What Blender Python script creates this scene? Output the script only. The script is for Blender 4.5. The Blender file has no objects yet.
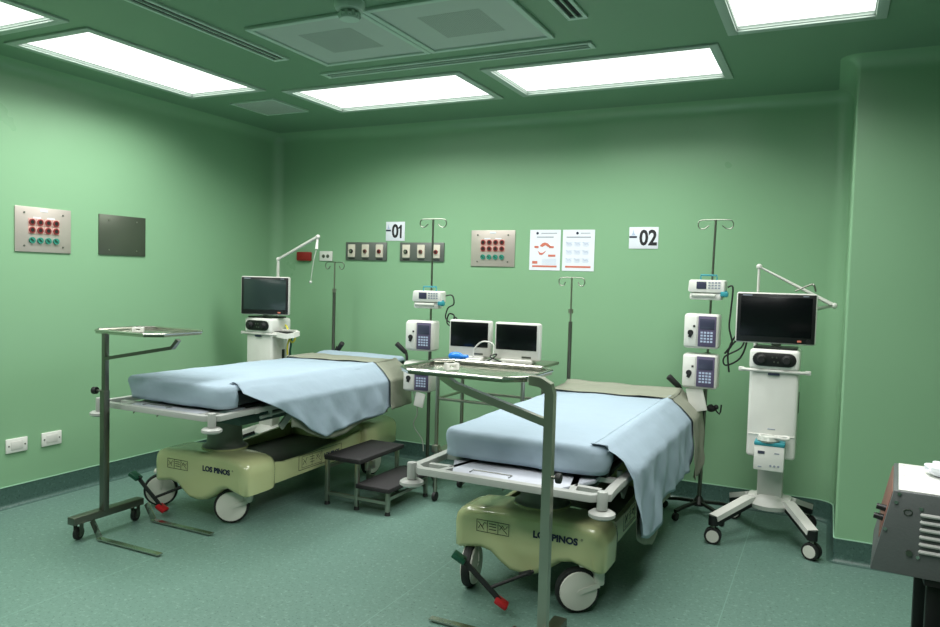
import bpy, bmesh, math, random
from mathutils import Vector, Matrix, noise
random.seed(7)
C = bpy.context.scene.collection
PI = math.pi

# ------------------------------------------------------------------ materials
def srgb(r, g, b):
    f = lambda c: (c/255/12.92) if c/255 <= .04045 else ((c/255+.055)/1.055)**2.4
    return (f(r), f(g), f(b), 1)

def mat(name, col, rough=.5, metal=0., var=.06, scale=12., bump=0., bscale=60., coat=0., spec=.5, rvar=.05, trans=0.):
    m = bpy.data.materials.new(name); m.use_nodes = True
    nt = m.node_tree; b = nt.nodes['Principled BSDF']
    tc = nt.nodes.new('ShaderNodeTexCoord')
    n = nt.nodes.new('ShaderNodeTexNoise'); n.inputs['Scale'].default_value = scale; n.inputs['Detail'].default_value = 4
    nt.links.new(tc.outputs['Object'], n.inputs['Vector'])
    mx = nt.nodes.new('ShaderNodeMix'); mx.data_type = 'RGBA'
    c = srgb(*col)
    mx.inputs[6].default_value = tuple(v*(1-var) for v in c[:3])+(1,)
    mx.inputs[7].default_value = tuple(min(1, v*(1+var)) for v in c[:3])+(1,)
    nt.links.new(n.outputs['Fac'], mx.inputs[0]); nt.links.new(mx.outputs[2], b.inputs['Base Color'])
    mr = nt.nodes.new('ShaderNodeMapRange'); mr.inputs[3].default_value = max(.02, rough-rvar); mr.inputs[4].default_value = rough+rvar
    nt.links.new(n.outputs['Fac'], mr.inputs[0]); nt.links.new(mr.outputs[0], b.inputs['Roughness'])
    b.inputs['Metallic'].default_value = metal
    b.inputs['Coat Weight'].default_value = coat
    b.inputs['Specular IOR Level'].default_value = spec
    b.inputs['Transmission Weight'].default_value = trans
    if bump:
        n2 = nt.nodes.new('ShaderNodeTexNoise'); n2.inputs['Scale'].default_value = bscale; n2.inputs['Detail'].default_value = 3
        nt.links.new(tc.outputs['Object'], n2.inputs['Vector'])
        bp = nt.nodes.new('ShaderNodeBump'); bp.inputs['Strength'].default_value = bump; bp.inputs['Distance'].default_value = .01
        nt.links.new(n2.outputs['Fac'], bp.inputs['Height']); nt.links.new(bp.outputs['Normal'], b.inputs['Normal'])
    return m

def wall_mat(name, col, rough):
    m = mat(name, col, rough, var=.03, scale=1.3, rvar=.06, bump=.0)
    nt = m.node_tree; b = nt.nodes['Principled BSDF']; tc = [n for n in nt.nodes if n.type == 'TEX_COORD'][0]
    n2 = nt.nodes.new('ShaderNodeTexNoise'); n2.inputs['Scale'].default_value = 2.2; n2.inputs['Detail'].default_value = 2
    n3 = nt.nodes.new('ShaderNodeTexNoise'); n3.inputs['Scale'].default_value = 90; n3.inputs['Detail'].default_value = 2
    for n in (n2, n3): nt.links.new(tc.outputs['Object'], n.inputs['Vector'])
    b1 = nt.nodes.new('ShaderNodeBump'); b1.inputs['Strength'].default_value = .12; b1.inputs['Distance'].default_value = .01
    b2 = nt.nodes.new('ShaderNodeBump'); b2.inputs['Strength'].default_value = .12; b2.inputs['Distance'].default_value = .0015
    nt.nodes.remove(n2); nt.links.new(n3.outputs['Fac'], b2.inputs['Height'])
    nt.nodes.remove(b1); nt.links.new(b2.outputs['Normal'], b.inputs['Normal'])
    return m

def floor_mat(name, base, dark, light, rough, seams=True):
    m = bpy.data.materials.new(name); m.use_nodes = True
    nt = m.node_tree; b = nt.nodes['Principled BSDF']; L = nt.links.new
    tc = nt.nodes.new('ShaderNodeTexCoord')
    def ramp(src, p0, p1):
        r = nt.nodes.new('ShaderNodeMapRange'); r.inputs[1].default_value = p0; r.inputs[2].default_value = p1; r.clamp = True
        L(src, r.inputs[0]); return r.outputs[0]
    def mix(f, a, c):
        x = nt.nodes.new('ShaderNodeMix'); x.data_type = 'RGBA'
        L(f, x.inputs[0])
        if isinstance(a, tuple): x.inputs[6].default_value = a
        else: L(a, x.inputs[6])
        x.inputs[7].default_value = c; return x.outputs[2]
    v = nt.nodes.new('ShaderNodeTexNoise'); v.inputs['Scale'].default_value = 75; v.inputs['Detail'].default_value = 5; v.inputs['Roughness'].default_value = .7
    L(tc.outputs['Object'], v.inputs['Vector'])
    v2 = nt.nodes.new('ShaderNodeTexNoise'); v2.inputs['Scale'].default_value = 48; v2.inputs['Detail'].default_value = 5; v2.inputs['Roughness'].default_value = .7
    mp = nt.nodes.new('ShaderNodeMapping'); mp.inputs['Location'].default_value = (7, 3, 1)
    L(tc.outputs['Object'], mp.inputs[0]); L(mp.outputs[0], v2.inputs['Vector'])
    c = mix(ramp(v.outputs['Fac'], .55, .66), srgb(*base), srgb(*dark))
    c = mix(ramp(v2.outputs['Fac'], .55, .68), c, srgb(*light))
    if seams:   # welded vinyl seams every 1.83 m along the room
        sx = nt.nodes.new('ShaderNodeSeparateXYZ'); L(tc.outputs['Object'], sx.inputs[0])
        a = nt.nodes.new('ShaderNodeMath'); a.operation = 'ADD'; a.inputs[1].default_value = 20*1.32-.0+.37
        L(sx.outputs[0], a.inputs[0])
        w = nt.nodes.new('ShaderNodeMath'); w.operation = 'PINGPONG'; w.inputs[1].default_value = .66
        L(a.outputs[0], w.inputs[0])
        lt = nt.nodes.new('ShaderNodeMath'); lt.operation = 'LESS_THAN'; lt.inputs[1].default_value = .0022
        L(w.outputs[0], lt.inputs[0])
        c = mix(lt.outputs[0], c, srgb(112, 144, 132))
    L(c, b.inputs['Base Color'])
    n = nt.nodes.new('ShaderNodeTexNoise'); n.inputs['Scale'].default_value = 3; L(tc.outputs['Object'], n.inputs['Vector'])
    mr = nt.nodes.new('ShaderNodeMapRange'); mr.inputs[3].default_value = rough-.08; mr.inputs[4].default_value = rough+.1
    L(n.outputs['Fac'], mr.inputs[0]); L(mr.outputs[0], b.inputs['Roughness'])
    bp = nt.nodes.new('ShaderNodeBump'); bp.inputs['Strength'].default_value = .15; bp.inputs['Distance'].default_value = .002
    L(v.outputs['Fac'], bp.inputs['Height']); L(bp.outputs['Normal'], b.inputs['Normal'])
    return m

def emis(name, col, s):
    m = bpy.data.materials.new(name); m.use_nodes = True
    nt = m.node_tree; b = nt.nodes['Principled BSDF']
    b.inputs['Base Color'].default_value = (.8, .8, .8, 1)
    tc = nt.nodes.new('ShaderNodeTexCoord'); n = nt.nodes.new('ShaderNodeTexNoise'); n.inputs['Scale'].default_value = 2
    nt.links.new(tc.outputs['Object'], n.inputs['Vector'])
    mr = nt.nodes.new('ShaderNodeMapRange'); mr.inputs[3].default_value = s*.97; mr.inputs[4].default_value = s*1.03
    nt.links.new(n.outputs['Fac'], mr.inputs[0]); nt.links.new(mr.outputs[0], b.inputs['Emission Strength'])
    b.inputs['Emission Color'].default_value = col
    return m

def perf_mat(name, col, hole):
    """painted sheet steel with a fine grid of punched holes"""
    m = mat(name, col, .45, var=.02)
    nt = m.node_tree; b = nt.nodes['Principled BSDF']; L = nt.links.new
    tc = [n for n in nt.nodes if n.type == 'TEX_COORD'][0]
    v = nt.nodes.new('ShaderNodeTexVoronoi'); v.inputs['Scale'].default_value = 95; v.inputs['Randomness'].default_value = 0
    L(tc.outputs['Object'], v.inputs['Vector'])
    lt = nt.nodes.new('ShaderNodeMath'); lt.operation = 'LESS_THAN'; lt.inputs[1].default_value = .33
    L(v.outputs['Distance'], lt.inputs[0])
    x = nt.nodes.new('ShaderNodeMix'); x.data_type = 'RGBA'; L(lt.outputs[0], x.inputs[0])
    x.inputs[6].default_value = srgb(*col); x.inputs[7].default_value = srgb(*hole)
    L(x.outputs[2], b.inputs['Base Color'])
    return m

WALLC = (133, 174, 137)
M = dict(
    wall=wall_mat('green_enamel', WALLC, .30),
    ceil=wall_mat('green_ceiling_paint', (110, 146, 118), .45),
    floor=floor_mat('speckled_vinyl', (94, 124, 113), (60, 86, 78), (124, 152, 140), .42),
    base=floor_mat('speckled_vinyl_upstand', (64, 92, 84), (42, 66, 60), (84, 112, 104), .4, seams=False),
    seam=mat('pale_seam', (150, 190, 165), .5),
    frame=mat('lamp_frame', (170, 186, 176), .45),
    grille=mat('grille_frame', (184, 204, 192), .45),
    perf=perf_mat('perforated_steel', (178, 188, 182), (110, 120, 114)),
    perf2=perf_mat('perforated_steel_centre', (158, 168, 162), (92, 102, 98)),
    slotdark=mat('slot_dark', (16, 22, 18), .8),
    steel=mat('brushed_steel', (170, 168, 158), .32, 1., bump=.03, bscale=200),
    steel_dark=mat('satin_steel', (120, 122, 114), .36, 1.),
    panel=mat('panel_steel', (196, 186, 178), .42, .55, var=.08, scale=3),
    blank=mat('blank_plate_steel', (98, 104, 92), .38, .7, var=.12, scale=4),
    traysteel=mat('polished_tray_steel', (190, 190, 182), .2, 1., bump=.02, bscale=120),
    chrome=mat('chrome', (210, 210, 205), .12, 1.),
    white=mat('white_plastic', (222, 222, 216), .38),
    offwhite=mat('off_white_plastic', (206, 206, 200), .42),
    cream=mat('cream_moulding', (184, 190, 142), .22, var=.04, scale=3, coat=.4),
    disc=mat('grey_white_disc', (205, 206, 196), .4),
    rubber=mat('black_rubber', (22, 24, 24), .6),
    black=mat('black_plastic', (18, 19, 20), .42),
    screen=mat('dark_screen', (9, 12, 14), .22, rvar=.01, spec=.3),
    screen2=mat('grey_dark_screen', (44, 58, 56), .16, rvar=.01),
    mattress=mat('black_vinyl', (40, 46, 52), .5),
    sheet=mat('pale_blue_cloth', (152, 170, 184), .85, var=.04, scale=6, bump=1., bscale=6),
    beige=mat('grey_beige_cloth', (138, 141, 126), .88, var=.05, scale=6, bump=.9, bscale=7),
    paintgrey=mat('light_grey_paint', (168, 170, 166), .35, var=.03),
    deckgrey=mat('litter_deck_print', (176, 180, 190), .4, var=.12, scale=9),
    colgrey=mat('grey_column_cover', (112, 118, 108), .5),
    darkmetal=mat('dark_metal', (44, 48, 44), .45, .6),
    bluegrey=mat('blue_grey_pan', (52, 76, 70), .5),
    red=mat('red_plastic', (160, 26, 32), .4),
    redsock=mat('red_socket', (128, 40, 40), .4), pinkplate=mat('pinkish_plate', (206, 160, 150), .5),
    green=mat('dark_green_plastic', (14, 72, 52), .45),
    greensock=mat('teal_socket', (44, 132, 114), .4),
    teal=mat('teal_plastic', (48, 140, 150), .4),
    ink=mat('dark_blue_ink', (26, 36, 62), .6),
    inkblack=mat('black_ink', (22, 22, 26), .6),
    inkgrey=mat('grey_ink', (140, 148, 160), .7),
    inkpale=mat('pale_blue_ink', (176, 190, 214), .7),
    orange=mat('orange_ink', (200, 112, 92), .6),
    paper=mat('white_paper', (224, 228, 236), .6),
    blue=mat('blue_plastic', (24, 122, 220), .3),
    yellow=mat('yellow_plastic', (214, 204, 70), .5),
    purple=mat('purple_keypad', (84, 76, 104), .5),
    lcd=mat('grey_purple_lcd', (62, 64, 84), .25),
    tread=mat('black_rubber_tread', (34, 32, 34), .7, bump=.4, bscale=150),
    boxgrey=mat('grey_hammered_case', (92, 96, 96), .45, .2, bump=.1, bscale=120),
    rust=mat('red_brown_fascia', (118, 80, 70), .45),
    stoolpad=mat('grey_vinyl_pad', (92, 100, 92), .45),
    gasgrey=mat('grey_gas_plate', (112, 116, 112), .4, .5),
    beigeplate=mat('beige_outlet', (206, 200, 184), .45),
    darkred=mat('dark_red_box', (140, 30, 28), .4),
    tube=mat('clear_pale_tube', (200, 206, 196), .25, trans=.3),
    lamp=emis('lit_diffuser', (1., 1., .98, 1), 1.6),
)

# ------------------------------------------------------------------ mesh builder
class MB:
    def __init__(s): s.bm = bmesh.new()
    def _merge(s, t, mi=0, T=None):
        if T is not None: bmesh.ops.transform(t, matrix=T, verts=t.verts)
        for f in t.faces: f.material_index = mi
        me = bpy.data.meshes.new('tmp'); t.to_mesh(me); t.free(); s.bm.from_mesh(me); bpy.data.meshes.remove(me)
        return s
    def box(s, c, d, r=0., seg=2, rz=0., rx=0., ry=0., mi=0):
        t = bmesh.new(); bmesh.ops.create_cube(t, size=1)
        bmesh.ops.scale(t, vec=d, verts=t.verts)
        if r > 0: bmesh.ops.bevel(t, geom=t.edges[:], offset=min(r, min(d)*.49), segments=seg, profile=.5, affect='EDGES')
        T = Matrix.Translation(c) @ Matrix.Rotation(rz, 4, 'Z') @ Matrix.Rotation(ry, 4, 'Y') @ Matrix.Rotation(rx, 4, 'X')
        return s._merge(t, mi, T)
    def cyl(s, a, b, r, r2=None, seg=20, mi=0, bev=0.):
        a, b = Vector(a), Vector(b); d = b-a; t = bmesh.new()
        bmesh.ops.create_cone(t, cap_ends=True, segments=seg, radius1=r, radius2=r if r2 is None else r2, depth=d.length)
        if bev: bmesh.ops.bevel(t, geom=[e for e in t.edges if len(e.link_faces) == 2 and any(len(f.verts) > 4 for f in e.link_faces)], offset=bev, segments=2, profile=.5, affect='EDGES')
        T = Matrix.Translation((a+b)/2) @ d.to_track_quat('Z', 'Y').to_matrix().to_4x4()
        return s._merge(t, mi, T)
    def sph(s, c, r, sc=(1, 1, 1), mi=0, seg=16):
        t = bmesh.new(); bmesh.ops.create_uvsphere(t, u_segments=seg, v_segments=seg//2+2, radius=r)
        return s._merge(t, mi, Matrix.Translation(c) @ Matrix.Diagonal((*sc, 1)))
    def tube(s, pts, r, seg=8, closed=False, mi=0, sec=None, up=None, smooth=0):
        pts = [Vector(p) for p in pts]
        if smooth: pts = catmull(pts, smooth, closed)
        n = len(pts); t = bmesh.new(); rings = []
        sec = sec or [(r*math.cos(2*PI*k/seg), r*math.sin(2*PI*k/seg)) for k in range(seg)]
        prev = None
        for i, p in enumerate(pts):
            a = pts[(i-1) % n] if (closed or i > 0) else p
            b = pts[(i+1) % n] if (closed or i < n-1) else p
            d = (b-a).normalized()
            if up is not None: u = Vector(up); u = (u-d*u.dot(d)); 
            elif prev is None: u = Vector((0, 0, 1)) if abs(d.z) < .9 else Vector((1, 0, 0)); u = u-d*u.dot(d)
            else: u = prev-d*prev.dot(d)
            u.normalize(); prev = u; w = d.cross(u)
            k = 1.
            if 0 < i < n-1 or closed:
                c1 = (p-a).normalized().dot((b-p).normalized()); k = 1/max(.5, math.sqrt(max(.01, (1+c1)/2)))
            rings.append([t.verts.new(p+w*x*(k if up is not None else 1)+u*y) for x, y in sec])
        m = len(sec)
        for i in range(n if closed else n-1):
            A, B = rings[i], rings[(i+1) % n]
            for j in range(m): t.faces.new((A[j], A[(j+1) % m], B[(j+1) % m], B[j]))
        if not closed: t.faces.new(rings[0][::-1]); t.faces.new(rings[-1])
        bmesh.ops.recalc_face_normals(t, faces=t.faces)
        return s._merge(t, mi)
    def bar(s, pts, w, h, up=(0, 0, 1), mi=0):
        return s.tube(pts, 0, mi=mi, sec=[(-w/2, -h/2), (w/2, -h/2), (w/2, h/2), (-w/2, h/2)], up=up)
    def prism(s, poly, lo, hi, axis='y', r=0., seg=2, mi=0, T=None):
        t = bmesh.new(); n = len(poly)
        f = {'y': lambda a, b, c: (a, c, b), 'x': lambda a, b, c: (c, a, b), 'z': lambda a, b, c: (a, b, c)}[axis]
        A = [t.verts.new(f(a, b, lo)) for a, b in poly]; B = [t.verts.new(f(a, b, hi)) for a, b in poly]
        t.faces.new(A); t.faces.new(B[::-1])
        for i in range(n): t.faces.new((A[i], B[i], B[(i+1) % n], A[(i+1) % n]))
        bmesh.ops.recalc_face_normals(t, faces=t.faces)
        if r: bmesh.ops.bevel(t, geom=[e for e in t.edges if any(len(q.verts) == n for q in e.link_faces)] , offset=r, segments=seg, profile=.5, affect='EDGES')
        return s._merge(t, mi, T)
    def loft(s, poly, rings, mi=0):
        """outline in x,z lofted along y; rings = [(y, inset)]"""
        n = len(poly); P = [Vector(p) for p in poly]; N = []
        area = sum(P[i].x*P[(i+1) % n].y-P[(i+1) % n].x*P[i].y for i in range(n)); sg = 1 if area > 0 else -1
        for i in range(n):
            a = (P[i]-P[i-1]).normalized(); b = (P[(i+1) % n]-P[i]).normalized()
            m = (a+b).normalized(); N.append(Vector((-m.y, m.x))*sg)
        t = bmesh.new(); L = [[t.verts.new(((P[i].x+N[i].x*q[1])*(q[2] if len(q) > 2 else 1), q[0], P[i].y+N[i].y*q[1])) for i in range(n)] for q in rings]
        for A, B in zip(L, L[1:]):
            for i in range(n): t.faces.new((A[i], A[(i+1) % n], B[(i+1) % n], B[i]))
        c = [t.faces.new(L[0]), t.faces.new(L[-1][::-1])]
        bmesh.ops.triangulate(t, faces=c)
        bmesh.ops.recalc_face_normals(t, faces=t.faces)
        return s._merge(t, mi)
    def lathe(s, prof, c=(0, 0, 0), seg=24, mi=0, d=(0, 0, 1)):
        t = bmesh.new(); rings = []
        for r, z in prof: rings.append([t.verts.new((max(r, 1e-4)*math.cos(2*PI*k/seg), max(r, 1e-4)*math.sin(2*PI*k/seg), z)) for k in range(seg)])
        for A, B in zip(rings, rings[1:]):
            for k in range(seg): t.faces.new((A[k], A[(k+1) % seg], B[(k+1) % seg], B[k]))
        t.faces.new(rings[0][::-1]); t.faces.new(rings[-1])
        bmesh.ops.recalc_face_normals(t, faces=t.faces)
        T = Matrix.Translation(c) @ Vector(d).to_track_quat('Z', 'Y').to_matrix().to_4x4()
        return s._merge(t, mi, T)
    def build(s, name, mats, parent=None, loc=None, rz=0., ang=40):
        me = bpy.data.meshes.new(name); s.bm.to_mesh(me); s.bm.free()
        mats = mats if isinstance(mats, (list, tuple)) else [mats]
        for k in mats: me.materials.append(M[k] if isinstance(k, str) else k)
        me.polygons.foreach_set('use_smooth', [True]*len(me.polygons))
        me.set_sharp_from_angle(angle=math.radians(ang)); me.update()
        o = bpy.data.objects.new(name, me); C.objects.link(o)
        if parent: o.parent = parent
        if loc is not None: o.location = loc
        if rz: o.rotation_euler.z = rz
        return o

def catmull(p, n, closed=False):
    out = []; N = len(p)
    g = (lambda i: p[i % N]) if closed else (lambda i: p[max(0, min(N-1, i))])
    for i in range(N if closed else N-1):
        a, b, c, d = g(i-1), g(i), g(i+1), g(i+2)
        for k in range(n):
            t = k/n
            out.append(.5*((2*b)+(c-a)*t+(2*a-5*b+4*c-d)*t*t+(3*b-a-3*c+d)*t**3))
    if not closed: out.append(p[-1])
    return out

def tag(o, label, cat, group=None):
    o['label'] = label; o['category'] = cat
    if group: o['group'] = group
    return o
def thing(name, label, cat, loc=(0, 0, 0), rz=0., group=None):
    o = bpy.data.objects.new(name, None); C.objects.link(o); o.empty_display_size = .1
    o.location = loc; o.rotation_euler.z = rz
    return tag(o, label, cat, group)
def struct(o):
    o['kind'] = 'structure'; return o
def lab(o, s): o['label'] = s; return o
def dup(root, loc, rz, label, group=None):
    def cp(o, par):
        c = o.copy(); C.objects.link(c)
        if par: c.parent = par
        for ch in o.children: cp(ch, c)
        return c
    r = cp(root, None); r.location = loc; r.rotation_euler.z = rz; r['label'] = label
    if group: r['group'] = group
    return r
def text(name, s, size, T, m, parent=None, bold=0., ex=.0006, sx=1.):
    cu = bpy.data.curves.new('t', 'FONT'); cu.body = s; cu.size = size; cu.align_x = 'CENTER'; cu.align_y = 'CENTER'
    cu.extrude = ex; cu.offset = bold; cu.resolution_u = 3
    to = bpy.data.objects.new('t', cu); me = bpy.data.meshes.new_from_object(to)
    bpy.data.objects.remove(to); bpy.data.curves.remove(cu)
    me.name = name; me.transform(T @ Matrix.Diagonal((sx, 1, 1, 1))); me.materials.clear(); me.materials.append(M[m])
    o = bpy.data.objects.new(name, me); C.objects.link(o)
    if parent: o.parent = parent
    return o
FRONT = Matrix.Rotation(PI/2, 4, 'X')            # text facing -Y
RIGHTF = Matrix.Rotation(PI/2, 4, 'Z') @ FRONT   # text facing +X

# ------------------------------------------------------------------ room
XL, YB, XP, YP, HC = -4.38, 5.094, .075, 4.349, 2.643
XR, YF = 2.6, -2.6
def arc(cx, cy, r, a0, a1, n=8):
    return [(cx+r*math.cos(a0+(a1-a0)*k/n), cy+r*math.sin(a0+(a1-a0)*k/n)) for k in range(n+1)]
def seg_wall(name, plan, closed_ends=True, cove=.085):
    """plan: list of (x, y, nx, ny) with inward normals; swept up the wall with a cove into the ceiling"""
    bm = bmesh.new(); prof = [(0, 0)]+[(0, z) for z in (.6, 1.2, 1.8, 2.3, HC-cove)]
    prof += [(cove*(1-math.cos(a)), HC-cove+cove*math.sin(a)) for a in [PI/2*k/6 for k in range(1, 7)]]
    cols = [[bm.verts.new((x+nx*o, y+ny*o, z)) for o, z in prof] for x, y, nx, ny in plan]
    for A, B in zip(cols, cols[1:]):
        for k in range(len(prof)-1): bm.faces.new((A[k], B[k], B[k+1], A[k+1]))
    m = MB(); m.bm.free(); m.bm = bm
    return struct(m.build(name, 'wall', ang=60))
def seg_base(name, plan, hb=.13):
    m = MB(); bm = m.bm; t = .004; r = .03
    prof = [(t+r, .0005)]+[(t+r*(1-math.sin(a)), r*(1-math.cos(a))) for a in [PI/2*k/5 for k in range(1, 6)]]+[(t, hb-.005)]
    cap = [(t, hb-.005), (t+.002, hb-.005), (t+.002, hb), (0, hb)]
    for pr, mi in ((prof, 0), (cap, 1)):
        cols = [[bm.verts.new((x+nx*o, y+ny*o, z)) for o, z in pr] for x, y, nx, ny in plan]
        for A, B in zip(cols, cols[1:]):
            for k in range(len(pr)-1):
                f = bm.faces.new((A[k], B[k], B[k+1], A[k+1])); f.material_index = mi
    return struct(m.build(name, ['base', 'seam'], ang=60))
R1, R2 = .09, .11
cornL = [(x, y, (XL+R1-x)/R1, (YB-R1-y)/R1) for x, y in arc(XL+R1, YB-R1, R1, PI, PI/2)]
cornR = [(x, y, (XP-R2-x)/R2, (YB-R2-y)/R2) for x, y in arc(XP-R2, YB-R2, R2, PI/2, 0)]
rA = .012
arr = [(x, y, (x-XP-rA)/rA, (y-YP-rA)/rA) for x, y in arc(XP+rA, YP+rA, rA, PI, PI*1.5, 4)]
pl = [(XL, YF, 1, 0), (XL, 0, 1, 0), (XL, 2.5, 1, 0)]+[cornL[0]]
pb = cornL+[(-2.2, YB, 0, -1)]+cornR
pr = [cornR[-1]]+arr
pp = [arr[-1], (1.3, YP, 0, -1), (XR, YP, 0, -1)]
for nm, p in (('left', pl), ('back', pb), ('alcove', pr), ('right', pp)):
    seg_wall('wall_'+nm, p); seg_base('baseboard_'+nm, p)
seg_wall('wall_side', [(XR, YP, -1, 0), (XR, YF, -1, 0)]); seg_wall('wall_front', [(XR, YF, 0, 1), (XL, YF, 0, 1)])
b = MB(); b.box(((XL+XR)/2, (YB+YF)/2, -.05), (XR-XL+.4, YB-YF+.4, .1)); struct(b.build('floor', 'floor'))

# ceiling panels: a slab with real openings for the recessed lamps
lamps = [(-4.03, -3.37, 2.50, 3.80), (-4.03, -3.37, 1.08, 2.41), (-3.286, -1.986, 3.844, 4.505), (-1.85, -.555, 3.844, 4.505),
         (-.495, .165, 2.44, 3.735), (-.495, .165, 1.02, 2.33), (-3.286, -1.986, .30, .96), (-1.85, -.555, .30, .96)]  # panels after the first on this line are unseen, added for fill light
filters = [(-2.63, -1.947, 2.80, 3.458), (-1.947, -1.262, 2.80, 3.458), (-2.63, -1.947, 2.12, 2.78), (-1.947, -1.262, 2.12, 2.78)]
holes = [(a+.03, b_-.03, c+.03, d-.03) for a, b_, c, d in lamps]
xs = sorted({XL-.1, XR+.1, *[h[0] for h in holes], *[h[1] for h in holes]}); ys = sorted({YF-.1, YB+.1, *[h[2] for h in holes], *[h[3] for h in holes]})
b = MB(); vs = {}
def V(x, y):
    if (x, y) not in vs: vs[(x, y)] = b.bm.verts.new((x, y, HC))
    return vs[(x, y)]
for i in range(len(xs)-1):
    for j in range(len(ys)-1):
        cx, cy = (xs[i]+xs[i+1])/2, (ys[j]+ys[j+1])/2
        if any(h[0] < cx < h[1] and h[2] < cy < h[3] for h in holes): continue
        b.bm.faces.new((V(xs[i], ys[j]), V(xs[i], ys[j+1]), V(xs[i+1], ys[j+1]), V(xs[i+1], ys[j])))
struct(b.build('ceiling', 'ceil'))

lamp_labels = ['lit ceiling panel along the left wall, whole in view', 'lit ceiling panel cut by the top left corner of the photo',
    'lit ceiling panel near the back wall, left of its twin', 'lit ceiling panel near the back wall, right of its twin',
    'lit ceiling panel cut by the top edge, near the right pillar', 'unseen ceiling panel added on the right for fill light, nearer than the one by the pillar',
    'unseen ceiling panel added overhead on the left for fill light', 'unseen ceiling panel added overhead on the right for fill light']
REC = .03
def lamp(x0, x1, y0, y1, label):
    cx, cy, w, d = (x0+x1)/2, (y0+y1)/2, x1-x0, y1-y0
    t = thing('ceiling_light', label, 'ceiling light', (cx, cy, HC), 0, 'recessed ceiling light panels')
    f = MB(); e = .045; z = -.004
    for sx in (-1, 1): f.box((sx*(w/2-e/2), 0, z), (e, d, .012), .003)
    for sy in (-1, 1): f.box((0, sy*(d/2-e/2), z), (w-2*e, e, .012), .003)
    for sx in (-1, 1): f.box((sx*(w/2-e-.002), 0, REC/2), (.006, d-2*e, REC))
    for sy in (-1, 1): f.box((0, sy*(d/2-e-.002), REC/2), (w-2*e, .006, REC))
    f.build('frame', 'frame', t)
    g = MB(); g.box((0, 0, REC-.012), (w-2*e-.004, d-2*e-.004, .006)); g.build('diffuser', 'lamp', t)
    li = bpy.data.lights.new('lamp', 'AREA'); li.shape = 'RECTANGLE'; li.size = w-2*e-.03; li.size_y = d-2*e-.03
    li.energy = LAMPW; li.color = (1., 1., .97); li.spread = math.radians(SPREAD)
    lo = bpy.data.objects.new('lamp_tubes', li); C.objects.link(lo); lo.parent = t; lo.location = (0, 0, REC-.02)
LAMPW, SPREAD = 24, 150
for a, l in zip(lamps, lamp_labels): lamp(*a, l)

flab = ['grey perforated square air diffuser nearest the left lamp row', 'grey perforated square air diffuser beside its twin, nearer the right',
        'square air diffuser out of view behind the left one', 'square air diffuser out of view behind the right one']
for (x0, x1, y0, y1), l in list(zip(filters, flab))[:2]:
    y0 = 2.80; w, d = x1-x0-.004, y1-y0
    t = thing('air_diffuser', l, 'air diffuser', ((x0+x1)/2, (y0+y1)/2, HC), 0, 'square air diffusers between the lamps')
    f = MB(); e = .028
    for sx in (-1, 1): f.box((sx*(w/2-e/2), 0, -.008), (e, d, .016), .003)
    for sy in (-1, 1): f.box((0, sy*(d/2-e/2), -.008), (w-2*e, e, .016), .003)
    f.build('frame', 'grille', t)
    f = MB(); f.box((0, 0, -.004), (w-2*e, d-2*e, .006)); f.build('perforated_plate', 'perf', t)
    f = MB(); f.box((0, 0, -.0045), (w*.46, d*.46, .0062)); f.build('centre_plate', 'perf2', t)
def slot(x0, x1, y0, y1, label):
    w, d = x1-x0, y1-y0
    t = thing('slot_diffuser', label, 'air vent', ((x0+x1)/2, (y0+y1)/2, HC), 0, 'long slot air diffusers')
    lx = w > d; L_, W_ = (w, d) if lx else (d, w)
    P3 = (lambda a, b_, c: (a, b_, c)) if lx else (lambda a, b_, c: (b_, a, c))
    f = MB()
    for s in (-1, 0, 1):
        ww = .018 if s else .008
        f.box(P3(0, s*(W_/2-.009), -.005), P3(L_-.001, ww, .012), .002)
    for s in (-1, 1): f.box(P3(s*(L_/2-.012), 0, -.005), P3(.024, W_-.001, .0125), .002)
    f.build('frame', 'grille', t)
    f = MB(); f.box(P3(0, 0, -.0015), P3(L_-.03, W_-.02, .002)); f.build('slot_backing', 'slotdark', t)
slot(-2.86, -2.755, 1.5, 3.29, 'long two-slot air vent left of the square air diffusers')
slot(-1.13, -1.035, 1.5, 3.26, 'two-slot air vent right of the square air diffusers, cut by the top edge')
slot(-2.78, -1.125, 3.595, 3.69, 'long two-slot air vent between the square diffusers and back lamps')
t = thing('ceiling_vent', 'small pale square vent in the dark rear left ceiling corner', 'air vent', (-3.68, 4.19, HC))
f = MB(); f.box((0, 0, -.004), (.38, .37, .010), .003); f.build('cover', 'perf', t)
f = MB()
for s in (-1, 1): f.box((s*.19, 0, -.005), (.012, .39, .014), .002); f.box((0, s*.185, -.005), (.39, .012, .014), .002)
f.build('frame', 'grille', t)
t = thing('smoke_detector', 'small round ceiling detector at the top edge, before the diffusers', 'smoke detector', (-1.95, 2.72, HC))
f = MB(); f.lathe([(.0, 0), (.068, 0), (.068, -.02), (.06, -.035), (.04, -.04), (0, -.04)]); f.build('base', 'grille', t)
f = MB(); f.lathe([(0, -.04), (.038, -.04), (.05, -.055), (.042, -.075), (0, -.078)])
for k in range(10): a = k*PI/5; f.box((.047*math.cos(a), .047*math.sin(a), -.058), (.004, .012, .026), rz=a)
f.build('head', 'grille', t)
f = MB(); f.cyl((0, 0, -.048), (0, 0, -.066), .046); f.build('grille', 'slotdark', t)

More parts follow.
